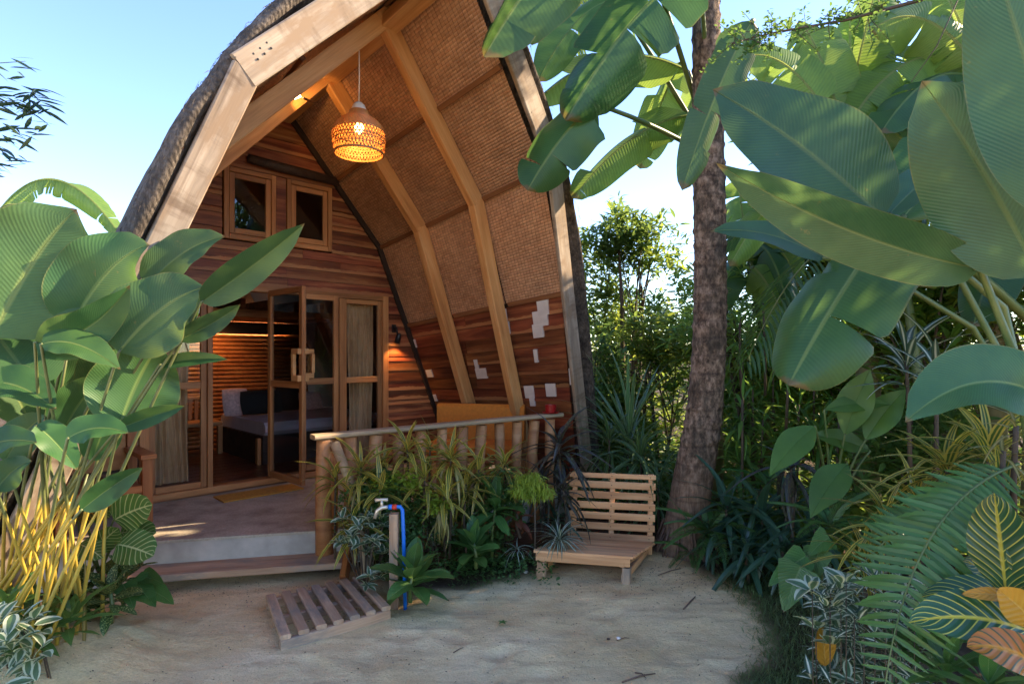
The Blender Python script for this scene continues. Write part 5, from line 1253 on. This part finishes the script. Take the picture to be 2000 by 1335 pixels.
# shrubs and trees closing the garden
def shrub_tree(label, c, r, nspr, per, leafL, leafW, mat, seed, base=None, trunks=3, name='shrub', cat='shrub', shape='lance', hollow=.35, pit=(-.2, 1.1), lumps=10, mat2=None):
    c = Vector(c); base = base or V(c.x, c.y, 0); root = thing(name, label, cat, base, 'shrubs and trees behind the palm')
    rng = random.Random(seed); pts = crown_points(tuple(c), r, nspr, lumps, hollow, seed)
    pts = pts[pts[:, 2] > .05]
    lc, lr_, ls = sprigs(pts, per, leafL*.35, pit); k = int(len(lc)*.5)
    tm = tmpl(leafL, leafW, shape, 4, .22, .3)
    if mat2 is None: mass('crown', root, tm, lc, lr_, ls, mat)
    else: mass('crown', root, tm, lc[:k], lr_[:k], ls[:k], mat); mass('sunny_crown', root, tm, lc[k:], lr_[k:], ls[k:], mat2)
    for i in range(trunks):
        q = base+V(rng.uniform(-.12, .12), rng.uniform(-.12, .12), -.05); e = Vector(pts[rng.randrange(len(pts))]); m = q.lerp(e, .5)+V(rng.uniform(-.15, .15), 0, .1)
        tube('trunk', bez(q, m, e, 6), [.035, .03, .024, .018, .012, .006], G['stem_b'], root, 7)
        for _ in range(5):
            a_ = q.lerp(e, rng.uniform(.45, .8)); d = Vector(pts[rng.randrange(len(pts))]); tube('branch', [a_, a_.lerp(d, .5)+V(0, 0, .05), d], [.012, .008, .003], G['stem_b'], root, 5)
    return root
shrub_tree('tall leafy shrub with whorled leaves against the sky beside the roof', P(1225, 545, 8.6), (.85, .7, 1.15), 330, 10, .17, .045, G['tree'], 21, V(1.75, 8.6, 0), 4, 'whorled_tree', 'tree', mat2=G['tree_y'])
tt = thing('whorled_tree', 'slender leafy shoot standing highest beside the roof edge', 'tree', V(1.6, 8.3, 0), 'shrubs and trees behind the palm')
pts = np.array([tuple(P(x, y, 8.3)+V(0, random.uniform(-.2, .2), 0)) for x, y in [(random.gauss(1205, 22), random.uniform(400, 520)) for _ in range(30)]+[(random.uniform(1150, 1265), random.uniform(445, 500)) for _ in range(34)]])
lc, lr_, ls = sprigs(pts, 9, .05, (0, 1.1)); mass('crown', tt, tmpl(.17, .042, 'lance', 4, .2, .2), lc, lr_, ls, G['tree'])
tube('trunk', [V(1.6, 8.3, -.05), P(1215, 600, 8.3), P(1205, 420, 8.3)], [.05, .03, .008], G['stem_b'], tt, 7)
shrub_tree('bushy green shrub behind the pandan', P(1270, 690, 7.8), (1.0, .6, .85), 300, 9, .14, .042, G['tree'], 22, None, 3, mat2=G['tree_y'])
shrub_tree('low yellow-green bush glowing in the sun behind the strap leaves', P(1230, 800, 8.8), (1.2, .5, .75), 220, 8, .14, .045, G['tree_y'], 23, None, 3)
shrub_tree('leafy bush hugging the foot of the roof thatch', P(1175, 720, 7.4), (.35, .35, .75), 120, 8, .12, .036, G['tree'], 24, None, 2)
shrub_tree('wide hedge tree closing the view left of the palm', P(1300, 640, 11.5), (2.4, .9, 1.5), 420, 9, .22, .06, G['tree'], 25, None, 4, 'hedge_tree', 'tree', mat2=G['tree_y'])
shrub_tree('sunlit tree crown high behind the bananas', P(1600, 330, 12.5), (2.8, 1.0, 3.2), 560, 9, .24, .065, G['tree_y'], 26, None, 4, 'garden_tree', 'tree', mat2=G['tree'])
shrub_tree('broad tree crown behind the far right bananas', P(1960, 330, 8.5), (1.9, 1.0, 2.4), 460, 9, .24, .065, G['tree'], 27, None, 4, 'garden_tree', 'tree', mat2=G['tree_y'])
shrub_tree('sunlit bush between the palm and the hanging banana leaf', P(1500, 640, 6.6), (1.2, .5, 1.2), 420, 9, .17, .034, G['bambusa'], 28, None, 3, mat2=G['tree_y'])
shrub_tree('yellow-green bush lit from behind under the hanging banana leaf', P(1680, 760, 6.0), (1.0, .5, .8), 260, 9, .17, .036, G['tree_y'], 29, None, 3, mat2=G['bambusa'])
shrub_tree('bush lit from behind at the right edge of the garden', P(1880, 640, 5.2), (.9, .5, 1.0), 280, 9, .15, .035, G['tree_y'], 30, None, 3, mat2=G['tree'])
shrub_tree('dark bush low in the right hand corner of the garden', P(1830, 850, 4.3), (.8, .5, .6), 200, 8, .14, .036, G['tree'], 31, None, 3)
shrub_tree('unseen spreading tree added at the right to shade the path', V(5.7, 2.9, 4.3), (1.6, 1.7, 1.6), 700, 9, .22, .065, G['tree'], 33, None, 4, 'garden_tree', 'tree')  # added out of view, shades the sand and the near right leaves
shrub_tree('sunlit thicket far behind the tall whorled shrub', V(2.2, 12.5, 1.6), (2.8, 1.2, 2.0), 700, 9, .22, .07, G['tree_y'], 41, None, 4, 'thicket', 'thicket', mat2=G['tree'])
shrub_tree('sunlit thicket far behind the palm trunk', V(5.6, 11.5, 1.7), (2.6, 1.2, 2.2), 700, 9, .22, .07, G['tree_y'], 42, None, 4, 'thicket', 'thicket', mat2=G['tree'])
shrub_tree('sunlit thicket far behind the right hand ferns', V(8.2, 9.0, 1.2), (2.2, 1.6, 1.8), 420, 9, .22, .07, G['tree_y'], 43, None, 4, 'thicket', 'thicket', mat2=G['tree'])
shrub_tree('dense leaf mass added right of the path to shade the sand', V(5.3, 4.2, 2.7), (.8, 1.9, 2.6), 1050, 9, .22, .08, G['tree_y'], 44, None, 6, 'hedge', 'hedge', hollow=.1, lumps=30, mat2=G['tree'])  # added sun blocker for the sand, mostly out of view
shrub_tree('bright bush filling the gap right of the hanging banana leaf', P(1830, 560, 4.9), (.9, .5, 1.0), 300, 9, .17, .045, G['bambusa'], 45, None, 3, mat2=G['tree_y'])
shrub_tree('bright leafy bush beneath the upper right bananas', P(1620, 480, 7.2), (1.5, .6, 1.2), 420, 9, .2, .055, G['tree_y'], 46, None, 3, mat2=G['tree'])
shrub_tree('flat crown added over the right hand bananas as shade', V(5.7, 6.0, 4.8), (1.2, 2.1, .75), 560, 9, .24, .08, G['tree_y'], 47, None, 4, 'garden_tree', 'tree', hollow=.1, lumps=18, mat2=G['tree'])  # crown added to keep direct sun off the sand and deck
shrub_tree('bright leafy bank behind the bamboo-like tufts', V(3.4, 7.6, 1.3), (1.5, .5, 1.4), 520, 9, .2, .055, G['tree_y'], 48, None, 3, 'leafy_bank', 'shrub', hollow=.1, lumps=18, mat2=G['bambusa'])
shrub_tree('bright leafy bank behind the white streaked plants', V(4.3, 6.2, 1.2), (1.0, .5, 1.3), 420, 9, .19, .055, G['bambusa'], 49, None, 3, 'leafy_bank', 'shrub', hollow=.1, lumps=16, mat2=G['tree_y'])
shrub_tree('bright leafy bank low between the roof foot and palm', V(1.3, 7.6, .8), (.7, .4, .8), 320, 9, .16, .045, G['bambusa'], 50, None, 3, 'leafy_bank', 'shrub', hollow=.1, lumps=14, mat2=G['tree_y'])
# low planting from the palm round to the near right corner
for k, (x, y, d, n, sc) in enumerate(((1420, 985, 4.75, 26, (.8, 1.2)), (1490, 1000, 4.55, 28, (.85, 1.2)), (1545, 985, 4.6, 26, (.8, 1.15)), (1460, 1060, 4.4, 26, (.75, 1.05)), (1530, 1065, 4.25, 24, (.7, 1.0)), (1590, 1030, 4.2, 22, (.7, 1.1)), (1400, 1045, 4.75, 18, (.55, .85)))):
    rosette('dark_cordyline', ['dark blue-green strap crown touching the palm foot', 'largest dark strap crown right of the palm', 'dark strap crown under the purple leaves', 'dark strap leaves drooping on the grass edge', 'dark strap leaves nearest the variegated cover', 'dark strap leaves behind the arrow leaf', 'small dark strap tuft at the palm root'][k], 'plant', P(x, y, d), LV['dark'], n, (85, -35), sc, 'dark strap plants right of the palm', stem=.16, stem_h=.35, spread=.03)
rosette('purple_dracaena', 'plum-purple drooping leaves in the dark strap bed', 'plant', P(1545, 915, 4.3), LV['purple'], 16, (60, -75), (.8, 1.15), stem=.06, stem_h=.6)
for k, (x, y, d, n) in enumerate(((1450, 900, 5.4, 34), (1520, 880, 5.6, 30), (1600, 860, 5.2, 30), (1440, 830, 6.0, 26))):
    rosette('lily_clump', ['arching light green leaves just right of the palm', 'arching light green leaves behind the dark strap bed', 'arching light green leaves below the hanging banana leaf', 'arching light green leaves behind the palm trunk'][k], 'plant', P(x, y, d), LV['lilyl'], n, (85, 0), (.8, 1.2), 'arching green clumps', stem=.06, stem_h=.3)
for k, (x, y, d, n) in enumerate(((1470, 760, 5.8, 26), (1510, 700, 6.0, 26), (1450, 690, 6.0, 22), (1560, 790, 5.4, 28), (1640, 800, 5.0, 28), (1490, 820, 5.5, 24), (1590, 720, 5.8, 22), (1445, 620, 5.5, 26), (1490, 590, 5.6, 26), (1540, 650, 5.3, 26), (1450, 780, 5.1, 26))):
    rosette('bamboo_shrub', ['fresh green bamboo-like tuft right of the palm trunk', 'bamboo-like tuft at mid height left of the hanging leaf', 'bamboo-like tuft hugging the palm trunk', 'bright bamboo-like tuft under the hanging banana leaf', 'bamboo-like tuft in the sunny gap', 'bamboo-like tuft above the arching leaves', 'bamboo-like tuft behind the hanging banana leaf', 'high bamboo-like tuft nearest the palm trunk', 'highest bamboo-like tuft right of the palm', 'bamboo-like tuft touching the hanging banana leaf', 'low bamboo-like tuft leaning on the palm trunk'][k], 'plant', P(x, y, d), LV['grassy'], n, (80, -40), (.8, 1.2), 'bamboo-like tufts', stem=.35, stem_h=.9, spread=.06)
bg_ = thing('ginger_plant', 'long lance leaves standing out of the dark strap bed', 'plant', P(1600, 1000, 4.0))
for bx, by, tx, ty, w, y in ((1592, 832, 1502, 930, 56, 3.7), (1655, 905, 1582, 1012, 60, 3.6), (1610, 800, 1740, 790, 34, 3.9), (1700, 880, 1580, 850, 40, 4.0), (1650, 850, 1700, 720, 60, 3.9), (1690, 860, 1770, 760, 56, 3.9)):
    b = P(bx, by, y); bigleaf(bg_, b, P(tx, ty, y-.1), w/2/FPX*y*1.1, facing(b, .55, -.1), G['midgreen'], 'lance', sag=.05, fold=.2, rib=.006, n=16, cols=3, stalk=[P(1625, 1010, 4.0)], stalk_r=.009, smat=G['stem_g'])
# fan fronds of an understorey palm
up_ = thing('understorey_palm', 'feather palm fronds hanging behind the hanging banana leaf', 'palm', V(3.4, 4.6, 0))
pf2 = palmfrond(1.5, 34, .42, .03, .75, G['palm'], .7, seed=8)
for k, (x, y, d, az, pit, sc) in enumerate(((1690, 470, 4.4, 3.6, 5, .9), (1760, 440, 4.5, -1.2, 10, 1.0), (1740, 500, 4.6, -.2, 20, 1.0), (1760, 380, 5.0, 2.4, 30, 1.0), (1830, 420, 4.6, -.9, 10, 1.1), (1700, 420, 5.0, 1.6, 60, 1.2))):
    place(pf2, 'frond', up_, P(x, y, d), az, R(pit), sc)
tube('trunk', [V(3.4, 4.6, -.05), V(3.25, 4.6, 1.4), P(1750, 430, 4.6)], [.05, .04, .03], G['stem_g'], up_, 8)
for k, (x, y, d, n) in enumerate(((1770, 690, 3.7, 22), (1830, 720, 3.4, 18))):
    rosette('white_dracaena', ['dark leaves streaked white behind the pale folded paddle', 'white streaked dark leaves nearer the right edge'][k], 'plant', P(x, y, d), LV['wdrac'], n, (85, 10), (.7, 1.1), 'white streaked plants', stem=.2, stem_h=.8)
for k, (x, y, d, n, sc) in enumerate(((1850, 900, 2.95, 34, (1.1, 1.5)), (1730, 1010, 3.1, 32, (.9, 1.3)), (1930, 870, 2.8, 28, (1.1, 1.5)), (1690, 1080, 3.2, 26, (.8, 1.2)), (1790, 960, 3.2, 26, (1, 1.4)), (1960, 960, 2.6, 26, (1, 1.4)))):
    rosette('striped_croton', ['largest yellow striped crown under the pale folded paddle', 'yellow striped crown behind the fern frond', 'yellow striped crown at the right edge', 'yellow striped leaves drooping over the arrow leaf', 'yellow striped crown between the two larger ones', 'yellow striped crown above the dark veined leaf'][k], 'plant', P(x, y, d), LV['crot'], n, (85, -15), sc, 'striped plants at the right', stem=.12, stem_h=.5, spread=.03)
for k, (x, y, d) in enumerate(((1960, 880, 2.4), (1985, 830, 2.4))):
    rosette('yellow_croton', ['golden yellow leaves at the right edge', 'golden yellow shoot below the pale folded paddle'][k], 'plant', P(x, y, d), LV['crotp'], 9, (60, -20), (.6, .9), 'golden leaves', stem=.05, stem_h=.5)
al = thing('arrow_leaf_plant', 'large drooping arrow shaped leaves over the grass at right', 'plant', P(1590, 1180, 3.6))
for bx, by, tx, ty, w, y in ((1565, 1105, 1530, 1195, 74, 3.45), (1575, 1085, 1500, 1145, 50, 3.55), (1600, 1070, 1585, 1150, 50, 3.6), (1620, 1050, 1580, 1085, 46, 3.6)):
    b = P(bx, by, y); bigleaf(al, b, P(tx, ty, y-.05), w/2/FPX*y*1.2, facing(b, .35, -.1), G['green'], 'heart', sag=.03, fold=.2, rib=.004, n=12, cols=4, stalk=[P(1610, 1180, 3.6)], stalk_r=.007, smat=G['stem_g'])
# low cover over the soil behind the strap plants
uc = thing('ground_cover', 'low mixed green leaves carpeting the soil behind the strap plants', 'ground cover', V(2.9, 5.6, 0))
rs = np.random.RandomState(12); k = 900
cx = rs.uniform(1.6, 6.0, k); cy = rs.uniform(4.3, 8.5, k); kp = (cx < cy*.95) & (np.hypot(cx-1.55, cy-5.15) > .35) & (cx+cy > 6.6)
cp = np.stack([cx, cy, rs.uniform(.02, .45, k)*(.6+.08*cy)], -1)[kp]; h_ = len(cp)//2
lc, lr_, ls = sprigs(cp[:h_], 7, .07, (-.2, 1.2)); mass('foliage', uc, tmpl(.20, .05, 'lance', 4, .2, .5), lc, lr_, ls, G['midgreen'])
lc, lr_, ls = sprigs(cp[h_:], 7, .07, (-.2, 1.2)); mass('sunny_foliage', uc, tmpl(.17, .06, 'oval', 4, .2, .4), lc, lr_, ls, G['tree_y'])
uc2 = thing('ground_cover', 'low mixed green leaves carpeting the soil left of the palm', 'ground cover', V(1.2, 6.8, 0))
cx = rs.uniform(.6, 2.4, 260); cy = rs.uniform(5.7, 9, 260); cp = np.stack([cx, cy, rs.uniform(.02, .4, 260)], -1)
lc, lr_, ls = sprigs(cp, 7, .07, (-.2, 1.2)); mass('foliage', uc2, tmpl(.17, .045, 'lance', 4, .2, .4), lc, lr_, ls, G['tree'])
# ferns
fr_ = palmfrond(.42, 30, .075, .022, .8, G['fern'], .15, 'frond', 3)
for k, (x, y, d, n, sc, ps) in enumerate(((1385, 1020, 4.75, 13, .95, (70, 5)), (1350, 1060, 4.9, 8, .7, (60, 0)), (1620, 1010, 3.8, 9, .9, (70, 10)), (1500, 930, 5.0, 8, .8, (70, 10)))):
    q = thing('sword_fern', ['small bright fern at the foot of the palm', 'tiny fern against the palm roots', 'fern among the dark strap leaves', 'fern behind the dark strap bed'][k], 'fern', P(x, y+30, d), 'small ferns')
    for i in range(n): place(fr_, 'frond', q, P(x, y+20, d), i*2.4+.4, R(ps[0]+(ps[1]-ps[0])*i/n), sc*random.uniform(.8, 1.1))
bf = thing('giant_fern', 'large green fern frond arching down in the near right corner', 'fern', V(2.05, 2.1, 0))
pin = [mesh('pinna', *leafgeo([V(.19*i/8, 0, -.03*(i/8)**2) for i in range(9)], (0, 0, 1), .017, 'strap', .15, 0, .12, 5, 2)[:2], G['fern'], None, True) for _ in range(1)]
pinm = []
for q in range(3):
    v, f, uv = leafgeo(arch(.2, 0, .2+.2*q, 12, .08*(q-1)), (0, 0, 1), .0165, 'strap', .2, 0, .35, 6, 2); pinm.append(mesh('pinna', v, f, G['fern'], uv, True))
def fernfrond(pts, L0, npair, nm='frond'):
    sp = bez(*[Vector(p) for p in pts], 40); st = tube(nm, sp, [.007*(1-.75*i/39) for i in range(40)], G['stem_g'], bf, 6)
    for i in range(npair):
        s = .08+.92*i/(npair-1); k = s*39; i0 = min(int(k), 38); p = sp[i0].lerp(sp[i0+1], k-i0); tg = (sp[i0+1]-sp[i0]).normalized()
        n_ = facing(p, .55, -.35); sdv = tg.cross(n_).normalized(); sc = L0*min(1, .35+s*2.2)*min(1, (1-s)*2.6+.16)/.2
        for sd in (-1, 1):
            x = (sdv*sd*.93+tg*.30).normalized(); z = (n_-x*n_.dot(x)).normalized(); y = z.cross(x)
            Mx = Matrix(((x.x, y.x, z.x, p.x), (x.y, y.y, z.y, p.y), (x.z, y.z, z.z, p.z), (0, 0, 0, 1))) @ Matrix.Rotation(random.uniform(-.2, .2), 4, 'X') @ Matrix.Diagonal((sc, sc*.9, sc, 1))
            obj('pinna', random.choice(pinm), st, Mx)
fernfrond((P(1990, 905, 2.35), P(1760, 985, 2.25), P(1722, 1400, 2.05)), .215, 34)
fernfrond((P(2010, 960, 2.5), P(1800, 950, 2.6), P(1660, 1130, 2.6)), .16, 36)
# yellow veined sanchezia
sz = thing('sanchezia', 'dark leaves with bold yellow veins in the lower right corner', 'plant', V(1.95, 1.9, 0))
for bx, by, tx, ty, y, w, up, rt, m, bend in ((2040, 1245, 1775, 1215, 1.9, 100, .75, -.2, 'sanch', 30), (1965, 1160, 1942, 962, 1.95, 95, .35, -.3, 'sanch', 6), (2045, 1310, 1888, 1262, 1.8, 72, .75, -.2, 'sanch_o', 22), (2020, 1175, 1800, 1165, 2.05, 56, .7, -.1, 'sanch', 22), (2010, 1170, 1880, 1095, 2.1, 70, .6, -.2, 'sanch', 14), (2030, 1225, 1945, 1150, 1.85, 62, .5, -.1, 'yellow', 8), (2020, 1160, 2010, 1010, 1.9, 70, .4, -.1, 'sanch', 6), (1985, 1165, 1878, 1160, 1.9, 24, .5, 0, 'yellow', 4)):
    b = P(bx, by, y); bigleaf(sz, b, P(tx, ty, y+.02), w/2/FPX*y*1.12, facing(b, up, rt), G[m], 'oval', sag=bend/FPX*y*1.6, fold=.22, wave=.06, wfreq=2, rib=.004, n=22, cols=5, stalk=[V(2.05, 1.95, .1), P(2040, 1330, 1.95)], stalk_r=.006, smat=G['stem_b'])
for k, (x, y, d) in enumerate(((1850, 1300, 2.45), (1930, 1330, 2.3), (1800, 1250, 2.7), (1990, 1290, 2.4))):
    rosette('understory_plant', ['low lance leaves below the fern tip', 'low lance leaves in the bottom right corner', 'low lance leaves behind the fern tip', 'low lance leaves behind the orange veined leaf'][k], 'plant', P(x, y, d), LV['lance'], 18, (70, -5), (.5, .85), 'low leaves in the right corner', stem=.08)
yl = bigleaf(None, P(1612, 1300, 2.75), P(1605, 1215, 2.72), .055, (0, -.8, .5), G['yellow'], 'oval', sag=.0, rib=.004, n=12, cols=4); yl.name = 'fallen_leaf'
tag(yl, 'orange-yellow fallen leaf caught in the white edged ground cover', 'leaf')
# white edged ground cover by the fern
wc = thing('variegated_ground_cover', 'white edged small leaves spreading below the fern frond', 'ground cover', V(1.75, 2.75, 0))
wl_ = []
for i in range(48):
    c = P(random.uniform(1585, 1800), random.uniform(1120, 1350), random.uniform(2.55, 3.1)); a0 = random.uniform(0, 6.28)
    if c.z < .02: c.z = random.uniform(.03, .15)
    for j in range(6): place(random.choice(LV['wvar'] if i % 2 else LV['wstr']), 'leaf', wc, c+V(random.uniform(-.02, .02), random.uniform(-.02, .02), 0), a0+j*2.4, R(random.uniform(0, 65)), random.uniform(.9, 1.4), random.uniform(-.4, .4))
    tube('stem', [V(c.x+.03, c.y+.05, -.01), c], [.003, .002], G['stem_b'], wc, 4)
wl_ = [tuple(P(random.uniform(1590, 1810), random.uniform(1130, 1350), random.uniform(2.6, 3.15))) for _ in range(70)]
lc, lr_, ls = sprigs(np.array([(a_, b_, max(c_, .02)) for a_, b_, c_ in wl_]), 7, .03); mass('small_leaves', wc, tmpl(.08, .026, 'lance', 4, .2, .3), lc, lr_, ls, G['white_str'])
# ================================================================ GRASS, LITTER, TWIGS
def grass(label, poly, n, h, seed, dens=None):
    rs = np.random.RandomState(seed); xs = np.array(poly); x = rs.uniform(xs[:, 0].min(), xs[:, 0].max(), n*3); y = rs.uniform(xs[:, 1].min(), xs[:, 1].max(), n*3)
    d = poly_dist(poly, x, y); cl = np.array([mnoise.noise((a*2.2, b*2.2, seed)) for a, b in zip(x, y)])
    keep = (rs.uniform(0, 1, len(x)) < np.clip(d/.18, 0, 1)*np.clip(.55+cl*1.3, .05, 1)); x, y = x[keep][:n], y[keep][:n]
    loc = np.stack([x, y, np.array([gz(a, b) for a, b in zip(x, y)])-.003], -1); k = len(x)
    o = mass('grass', None, tmpl(h, .0035, 'strap', 3, .1, .35), loc, rotm(rs.uniform(0, 6.28, k), rs.uniform(.35, 1.4, k), rs.uniform(-.3, .3, k)), rs.uniform(.5, 1.3, k), G['grass'])
    return tag(o, label, 'grass', kind='stuff')
grass('thin short grass along the right of the sand', [(1.0, 2.4), (1.12, 3.05), (1.40, 3.5), (1.55, 4.0), (1.42, 4.75), (2.4, 4.9), (2.6, 3.8), (2.2, 2.9), (1.9, 2.2)], 26000, .055, 5)
grass('thin short grass between the bed and garden seat', [(-.45, 4.2), (.1, 4.42), (.3, 4.6), (1.2, 5.1), (.9, 5.3), (.1, 5.0), (-.5, 4.6)], 4500, .045, 6)
rs = np.random.RandomState(3); n = 1800
lx = np.concatenate([rs.uniform(-2.9, 1.7, 700), rs.normal(1.25, .25, 500), rs.uniform(-2.6, -1.3, 250), rs.uniform(-.9, 1.2, 350)]); ly = np.concatenate([rs.uniform(2.2, 4.6, 700), rs.normal(4.55, .3, 500), rs.normal(4.28, .09, 250), rs.normal(4.35, .12, 350)])
loc = np.stack([lx, ly, np.array([gz(a, b) for a, b in zip(lx, ly)])+.003], -1)
o = mass('leaf_litter', None, tmpl(.02, .009, 'oval', 2, .3, .2), loc, rotm(rs.uniform(0, 6.28, n), rs.uniform(-.15, .25, n), rs.uniform(-.5, .5, n)), rs.uniform(.25, 1.0, n), G['litter'])
tag(o, 'scraps of dead leaf scattered over the sand', 'leaf litter', kind='stuff')
rs = np.random.RandomState(8); n = 700; lx = rs.uniform(-3.0, 1.7, n); ly = rs.uniform(2.0, 4.7, n)
pv, pf_ = lathe([(.001, -.6), (.8, -.2), (.7, .35), (.001, .6)], 5); tq = [q for q in pf_]
o = mass('gravel', None, (np.array(pv, dtype=np.float32)*.006, np.array(tq, dtype=np.int32), np.zeros((len(pv), 2), dtype=np.float32)), np.stack([lx, ly, np.array([gz(a, b) for a, b in zip(lx, ly)])+.001], -1), rotm(rs.uniform(0, 6.28, n), rs.uniform(-.5, .5, n), rs.uniform(-.5, .5, n)), rs.uniform(.3, 1.2, n)**1.5, M['grey_wood'])
tag(o, 'tiny stones and shell bits scattered over the sand', 'gravel', kind='stuff')
tws = [(865, 1020, 925, 1006, .007, 'longest dry twig on the sand right of the duckboard'), (885, 1272, 905, 1264, .003, 'short twig on the sand below the duckboard'), (1335, 1190, 1358, 1165, .006, 'crooked twig on the sand right of the seat'), (1240, 1310, 1262, 1322, .004, 'thin twig low on the sand centre'), (1215, 1330, 1280, 1312, .005, 'twig at the bottom edge of the sand'), (1285, 1122, 1330, 1110, .004, 'twig behind the right leg of the seat'), (110, 1245, 160, 1240, .006, 'dry twig beside the lower left shrub'), (1205, 1250, 1230, 1245, .003, 'small twig beside the white pebble'), (1560, 1215, 1600, 1240, .003, 'straw stalk lying in the grass')]
for i, (x0, y0, x1, y1, r, lb) in enumerate(tws):
    Y0 = FPX*CAMH/(y0-HORY) if y0 > 1000 else 4.3; Y1 = FPX*CAMH/(y1-HORY)
    Y0 = FPX*CAMH/(y0-HORY)
    a_ = V((x0-1000)/FPX*Y0, Y0, 0); b_ = V((x1-1000)/FPX*Y1, Y1, 0); a_.z = gz(a_.x, a_.y)+r*.8; b_.z = gz(b_.x, b_.y)+r*.8; m_ = a_.lerp(b_, .5)+V(.01, .012, .004)
    tag(tube('twig', [a_, m_, b_], [r, r*.9, r*.5], G['twig'], None, 6, wob=.3, seed=i), lb, 'twig', 'twigs on the sand')
for i, (x, y, r, m, lb) in enumerate(((1208, 1247, .014, 'white_paint', 'white pebble on the sand below the seat'), (1027, 1118, .02, 'concrete', 'grey stone beside the seat leg'), (1188, 1243, .010, 'litter', 'dark seed pod on the sand'))):
    Yp = FPX*CAMH/(y-HORY); c = V((x-1000)/FPX*Yp, Yp, 0); c.z = gz(c.x, c.y)+r*.5
    v, f = lathe([(.001, -.6), (.7, -.45), (1.0, 0), (.75, .45), (.001, .6)], 9); v = [(a*r*(1+.2*math.sin(3*b+i)), b*r, c_*r) for a, b, c_ in v]
    tag(mk('pebble', v, f, M.get(m) or G[m], None, Matrix.Translation(c), smooth=True), lb, 'pebble')
sd_ = thing('seedling', 'tiny seedling sprouting from the open sand', 'plant', V((982-1000)/FPX*3.75, 3.73, 0)); 
for i in range(5): place(LV['broad'][0], 'leaf', sd_, V((982-1000)/FPX*3.75, 3.73, .02), i*1.3, R(20), .14)
